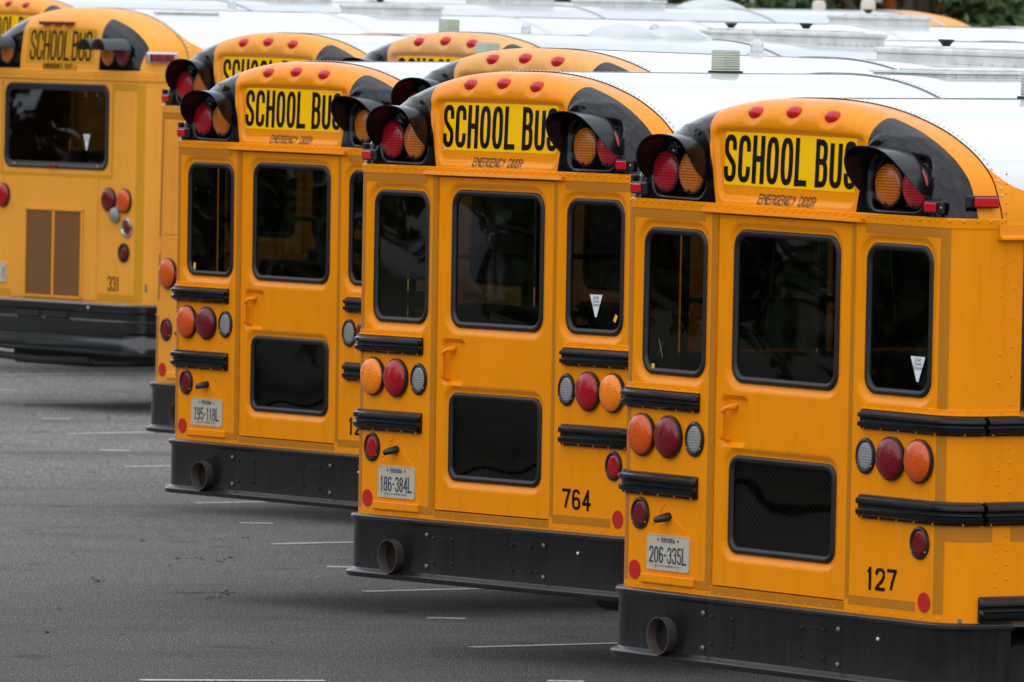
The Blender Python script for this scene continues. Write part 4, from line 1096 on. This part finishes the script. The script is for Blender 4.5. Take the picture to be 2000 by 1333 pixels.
    m = MB(); m.lathe([(.06, 0), (.065, .02), (.05, .035), (.001, .04)], (W, .3, .93), axis='x', n=20); m.obj('side_lamp', MCHROME, root, True, ang=40)
    # sign
    s_ = MB(); s_.add([(-.477, .000, 2.252), (.477, .000, 2.252), (.477, .020, 2.525), (-.477, .020, 2.525)], [(0, 1, 2, 3)]); sg_ = s_.obj('school_bus_sign', MTAPEY, root)
    t = MB(); wL = .084; gp = .012; e1 = textw('SCHOOL', wL, gp); tot = e1 + .03 + textw('BUS', wL, gp)
    text(t, 'SCHOOL', 0, 2.274, 0, .235, wL, gp, .0215, tv=.022); text(t, 'BUS', e1 + .03, 2.274, 0, .235, wL, gp, .0215, tv=.022)
    t.v = [(x - tot / 2 + .003, (z - 2.252) / .273 * .020 - .002 + y, z) for x, y, z in t.v]; t.obj('lettering', MINK, sg_)
    t = MB(); e1 = textw('EMERGENCY EXIT', .030, .004, .02); text(t, 'EMERGENCY', -e1 / 2 + .02, 2.211, -.017, .040, .026, .004, .0075); t.obj('emergency_exit_lettering', MINK, root)
    t = MB(); text(t, 'EXIT', -e1 / 2 + .04 + textw('EMERGENCY', .028, .004), 2.211, -.017, .040, .026, .004, .0075); t.obj('emergency_exit_lettering', MINK, root)
    t = MB(); t.add([(-.22, -.0155, 2.206), (.24, -.0155, 2.206), (.24, -.0155, 2.251), (-.22, -.0155, 2.251)], [(0, 1, 2, 3)]); t.obj('exit_label', MTAPEY, root)
    t = MB(); text(t, '331', .745, .495, -.004, .115, .050, .010, .011); t.obj('fleet_number', MINK, root)
    m = MB(); m.loft([rring(-.845, .596, .15, .076, .01, y, 3) for y in (0, -.01)], True, True); p = m.obj('license_plate', MPLATE, root)
    t = MB(); text(t, '1', -.74, .555, -.012, .08, .035, .004, .009); t.obj('plate_number', MBLUE, p)
    triangle(root, .40, 1.705, .09, .125, .003)
    m = MB(); m.box(-.12, .0, -.02, -.008, 1.435, 1.46, .004); m.obj('window_latch', LMRN, root)
    # bumper: deep, ribbed
    m = MB(); pr = [(.04, .40), (-.06, .40), (-.075, .385), (-.075, .34), (-.05, .32), (-.05, .27), (-.085, .25), (-.085, .18), (-.06, .16), (-.06, .12), (-.075, .10), (-.075, .02), (-.05, .0), (.04, .0)]
    sweep(m, -sof(.5), sof(.5), pr); bp = m.obj('rear_bumper', MBUMPG, root, True, ang=40)
    for x in (-.30, .10): q = MB(); q.box(x - .16, x + .16, -.056, -.049, .272, .318); q.obj('bumper_grille', MUNDER, bp)
    q = MB(); q.lathe([(.014, -.075), (.01, -.08)], (.58, 0, .36), n=10); q.obj('bumper_bolt', MSCREW, bp)
    m = MB(); m.box(-.9, .2, .2, 1.6, -.12, .05, .03); m.tube([(-.85, -.02, -.05), (-.2, 0, -.07), (.5, .02, -.05)], .03, 8); m.obj('engine_cradle', MUNDER, root)
    m = MB(); m.tube([(.35, .05, -.02), (.6, .0, -.07), (1.0, .05, -.06), (1.15, .2, 0)], .014, 6); m.obj('hanging_hose', MUNDER, root)
    wheels(root, [3.4, L_ - 2.5])
    return root
busG = build_transit()
tag(busG, 'flat-backed yellow school bus number 331 at far left with brown engine grille')
place(busG, -3.585, 84.0, -3.03, -0.945, 0.0, -.009)
roof_hatch(busG, 2.88, 3.45, .3, .09)
for o in children(busG):
    if o.name.startswith('roof_hatch'):
        o.location.z += .27
roof_hatch(busG, 7.8, 8.4, .3, .09)
for o in children(busG):
    if o.name.startswith('roof_hatch') and o.location.z < .1: o.location.z += .27
beacon_dome(busG, 1.62); antenna_strip(busG, .55, 1.15, .50)
for o in children(busG):
    if o.name.startswith('strobe_light') or o.name.startswith('roof_strip'): o.location.z += .27

# ------------------------------------------------------------------ trees
MLEAF = mat('leaf_dark', (.05, .09, .025), .6); MLEAF2 = mat('leaf_autumn', (.30, .12, .02), .6)
def leafmat(name, a, b, c):
    m = mat(name, a, .55); i = N(m, 'ShaderNodeNewGeometry'); r = ramp(m, i.outputs['Random Per Island'], [(0, a), (.55, b), (1, c)]); lk(m, r, pb(m).inputs['Base Color']); return m
LF1 = leafmat('leaves_green', (.03, .065, .016), (.06, .12, .028), (.11, .17, .04))
LF2 = leafmat('leaves_turning', (.035, .055, .012), (.14, .12, .02), (.50, .11, .015))
MBARK = mat('bark', (.09, .07, .05), .9)
def crown_mesh(name, hgt, rad, n, leaf, m, seed):
    rnd = random.Random(seed); b = MB(); cl = []
    for _ in range(46):
        t = rnd.random(); z = hgt * (.10 + .90 * t); rr = rad * (sin(pi * min(1, .15 + .8 * t)) ** .6) * sqrt(rnd.random()); a = rnd.uniform(0, 2 * pi)
        cl.append((rr * cos(a), rr * sin(a), z, rnd.uniform(.55, 1.25)))
    for _ in range(n):
        c = rnd.choice(cl); d = Vector((rnd.gauss(0, 1), rnd.gauss(0, 1), rnd.gauss(0, .8))).normalized() * c[3] * rnd.random() ** .35
        p = Vector(c[:3]) + d; nn = (d.normalized() + Vector((rnd.gauss(0, .6), rnd.gauss(0, .6), rnd.gauss(0, .6)))).normalized(); a = nn.orthogonal().normalized(); e = nn.cross(a); s_ = leaf * rnd.uniform(.6, 1.4); w = rnd.uniform(0, pi)
        u_ = a * cos(w) + e * sin(w); v2 = nn.cross(u_)
        b.add([p - u_ * s_, p - v2 * s_ * .5, p + u_ * s_, p + v2 * s_ * .5 + nn * s_ * .2], [(0, 1, 2, 3)])
    me = bpy.data.meshes.new(name); me.from_pydata(b.v, [], b.f); me.materials.append(m); return me
def trunk_mesh(hgt):
    b = MB(); r = .22
    b.tube([(0, 0, 0), (.05, 0, hgt * .3), (0, .06, hgt * .6), (.05, 0, hgt * .9)], .16, 9)
    b.v = [(x * (1.5 - z / hgt), y * (1.5 - z / hgt), z) for x, y, z in b.v]
    for a in range(5):
        an = a * 1.3; z0 = hgt * (.3 + .1 * a); b.tube([(0, 0, z0), (cos(an) * .7, sin(an) * .7, z0 + .8), (cos(an) * 1.4, sin(an) * 1.4, z0 + 1.9)], .05, 6)
    me = bpy.data.meshes.new('trunk'); me.from_pydata(b.v, [], b.f); me.materials.append(MBARK); return me
TR = trunk_mesh(6.5)
CR = [crown_mesh('crown', 7.8, 2.6, 9000, .10, LF1, 1), crown_mesh('crown', 8.4, 2.8, 9000, .10, LF2, 2), crown_mesh('crown', 9.5, 3.0, 9000, .11, LF1, 3)]
CL = [crown_mesh('crown', 11, 3.6, 7500, .19, LF1, 4), crown_mesh('crown', 9.5, 3.4, 7500, .19, LF1, 5)]
def tree(x, y, k, sc, label, group, far=False):
    t = empty('tree', label, 'tree', group); z = gh(x, y); t.location = (x, y, z); t.rotation_euler = (0, 0, random.uniform(0, 6)); t.scale = (sc,) * 3
    for nm, me in (('trunk', TR), ('crown', (CL if far else CR)[k])):
        o = bpy.data.objects.new(nm, me); COL.objects.link(o); o.parent = t
        if nm == 'crown': o.location = (0, 0, .15)
hedge = [(1.6, 131, 0, 'dark green leafy tree left of the gap above the bus roofs, top edge'), (3.2, 134, 1, 'tree with orange autumn leaves behind the farthest bus roof'),
         (4.9, 131, 0, 'dark green tree above the roofs at the upper right'), (6.4, 134, 1, 'tree turning orange at the top right corner'), (8.0, 132, 2, 'tall dark tree at the right end of the far row')]
for x, y, k, lab in hedge: tree(x, y, k, random.uniform(.9, 1.1), lab, 'trees beyond the parked buses')
for i in range(11): tree(-13 + i * 1.35 * 1 - (0 if i < 11 else 0), 136 + (i % 2) * 3, (i * 2) % 3, .8 + .1 * (i % 3), 'leafy tree of the far row standing behind the white bus roofs', 'trees beyond the parked buses')
for i in range(9): tree(10 + i * 2.6, 134 + (i % 2) * 3, i % 3, .9 + .1 * (i % 3), 'leafy tree of the far row beyond the right edge', 'trees beyond the parked buses')
MADDVERGE = mat('added_verge_dark', (.03, .045, .015), .9); lk(MADDVERGE, mixc(MADDVERGE, noise(MADDVERGE, coords(MADDVERGE), .8, 6, .7), (.018, .028, .010), (.05, .055, .02)), pb(MADDVERGE).inputs['Base Color'])  # dark ground added out of view so the bus rears reflect less light
g = MB(); vx = (-60, -22); vy = [10 + 6 * k for k in range(26)]
for y in vy: g.v += [(x, y, gh(x, y) + .05) for x in vx]
g.f = [(2 * i, 2 * i + 1, 2 * i + 3, 2 * i + 2) for i in range(len(vy) - 1)]
o = g.obj('added_dark_verge', MADDVERGE, None, kind='structure', dz=0)
for i in range(20):  # tree strip added out of view to darken reflections in glass and black panels
    tree(-26 - (i % 3) * 2.6, 22 + i * 5.2, i % 2, .74 + .08 * (i % 4), 'unseen tree added left of the lot to darken reflections', 'added trees left of the lot', True)
for i in range(34):
    a = radians(112 + i * 9.6); r_ = 78 + (i % 3) * 5   # from the left round behind the camera to the right
    x, y = r_ * cos(a), 25 + r_ * sin(a)
    tree(x, y, i % 2, 1.0 + .15 * (i % 3), ['green tree of the belt behind the camera', 'tree of the belt around the parking lot with slightly smaller crown'][i % 2], 'trees around the lot', True)

# fallen leaves and twigs on the asphalt
MLITT = mat('dead_leaf', (.16, .075, .035), .8); b = MB(); rnd = random.Random(5)
def gpt(px, py):      # where the view ray through a pixel of the 2000 px photo meets the asphalt (only used to place real litter)
    d = rt * ((px - 1000) / FPX) + up * ((666.5 - py) / FPX) + fwd; t = -CAM_Z / d.z; return d.x * t, d.y * t
spots = [(115, 1190, 7), (95, 1238, 5), (330, 1233, 3), (245, 1245, 2), (540, 1262, 3), (430, 1160, 9), (190, 1135, 6), (440, 1095, 5), (330, 1108, 4), (370, 1092, 5), (145, 1088, 3), (484, 1052, 5), (215, 827, 4), (325, 874, 3), (160, 853, 3), (520, 1058, 3), (30, 950, 3), (285, 1060, 3), (190, 925, 2), (560, 1140, 2), (415, 1170, 5)]
for px, py, n in spots:
    gx, gy = gpt(px, py)
    for _ in range(n):
        x, y = gx + rnd.gauss(0, .03), gy + rnd.gauss(0, .10); s_ = rnd.uniform(.010, .030); a = rnd.uniform(0, 6); z = gh(x, y) + .006; t = rnd.uniform(.002, .010)
        b.add([(x + s_ * cos(a), y + s_ * sin(a), z), (x - s_ * .4 * sin(a), y + s_ * .4 * cos(a), z + t), (x - s_ * cos(a), y - s_ * sin(a), z), (x + s_ * .4 * sin(a), y - s_ * .4 * cos(a), z + t * .3)], [(0, 1, 2, 3)])
for _ in range(1100):
    x, y = rnd.uniform(-6, 3), rnd.uniform(50, 100); s_ = rnd.uniform(.004, .011); a = rnd.uniform(0, 6); z = gh(x, y) + .005
    b.add([(x + s_ * cos(a), y + s_ * sin(a), z), (x - s_ * .5 * sin(a), y + s_ * .5 * cos(a), z + .003), (x - s_ * cos(a), y - s_ * sin(a), z)], [(0, 1, 2)])
o = b.obj('leaf_litter', MLITT, None, kind='stuff', dz=0); o['label'] = 'small dead leaves and twigs scattered on the asphalt'; o['category'] = 'leaves'
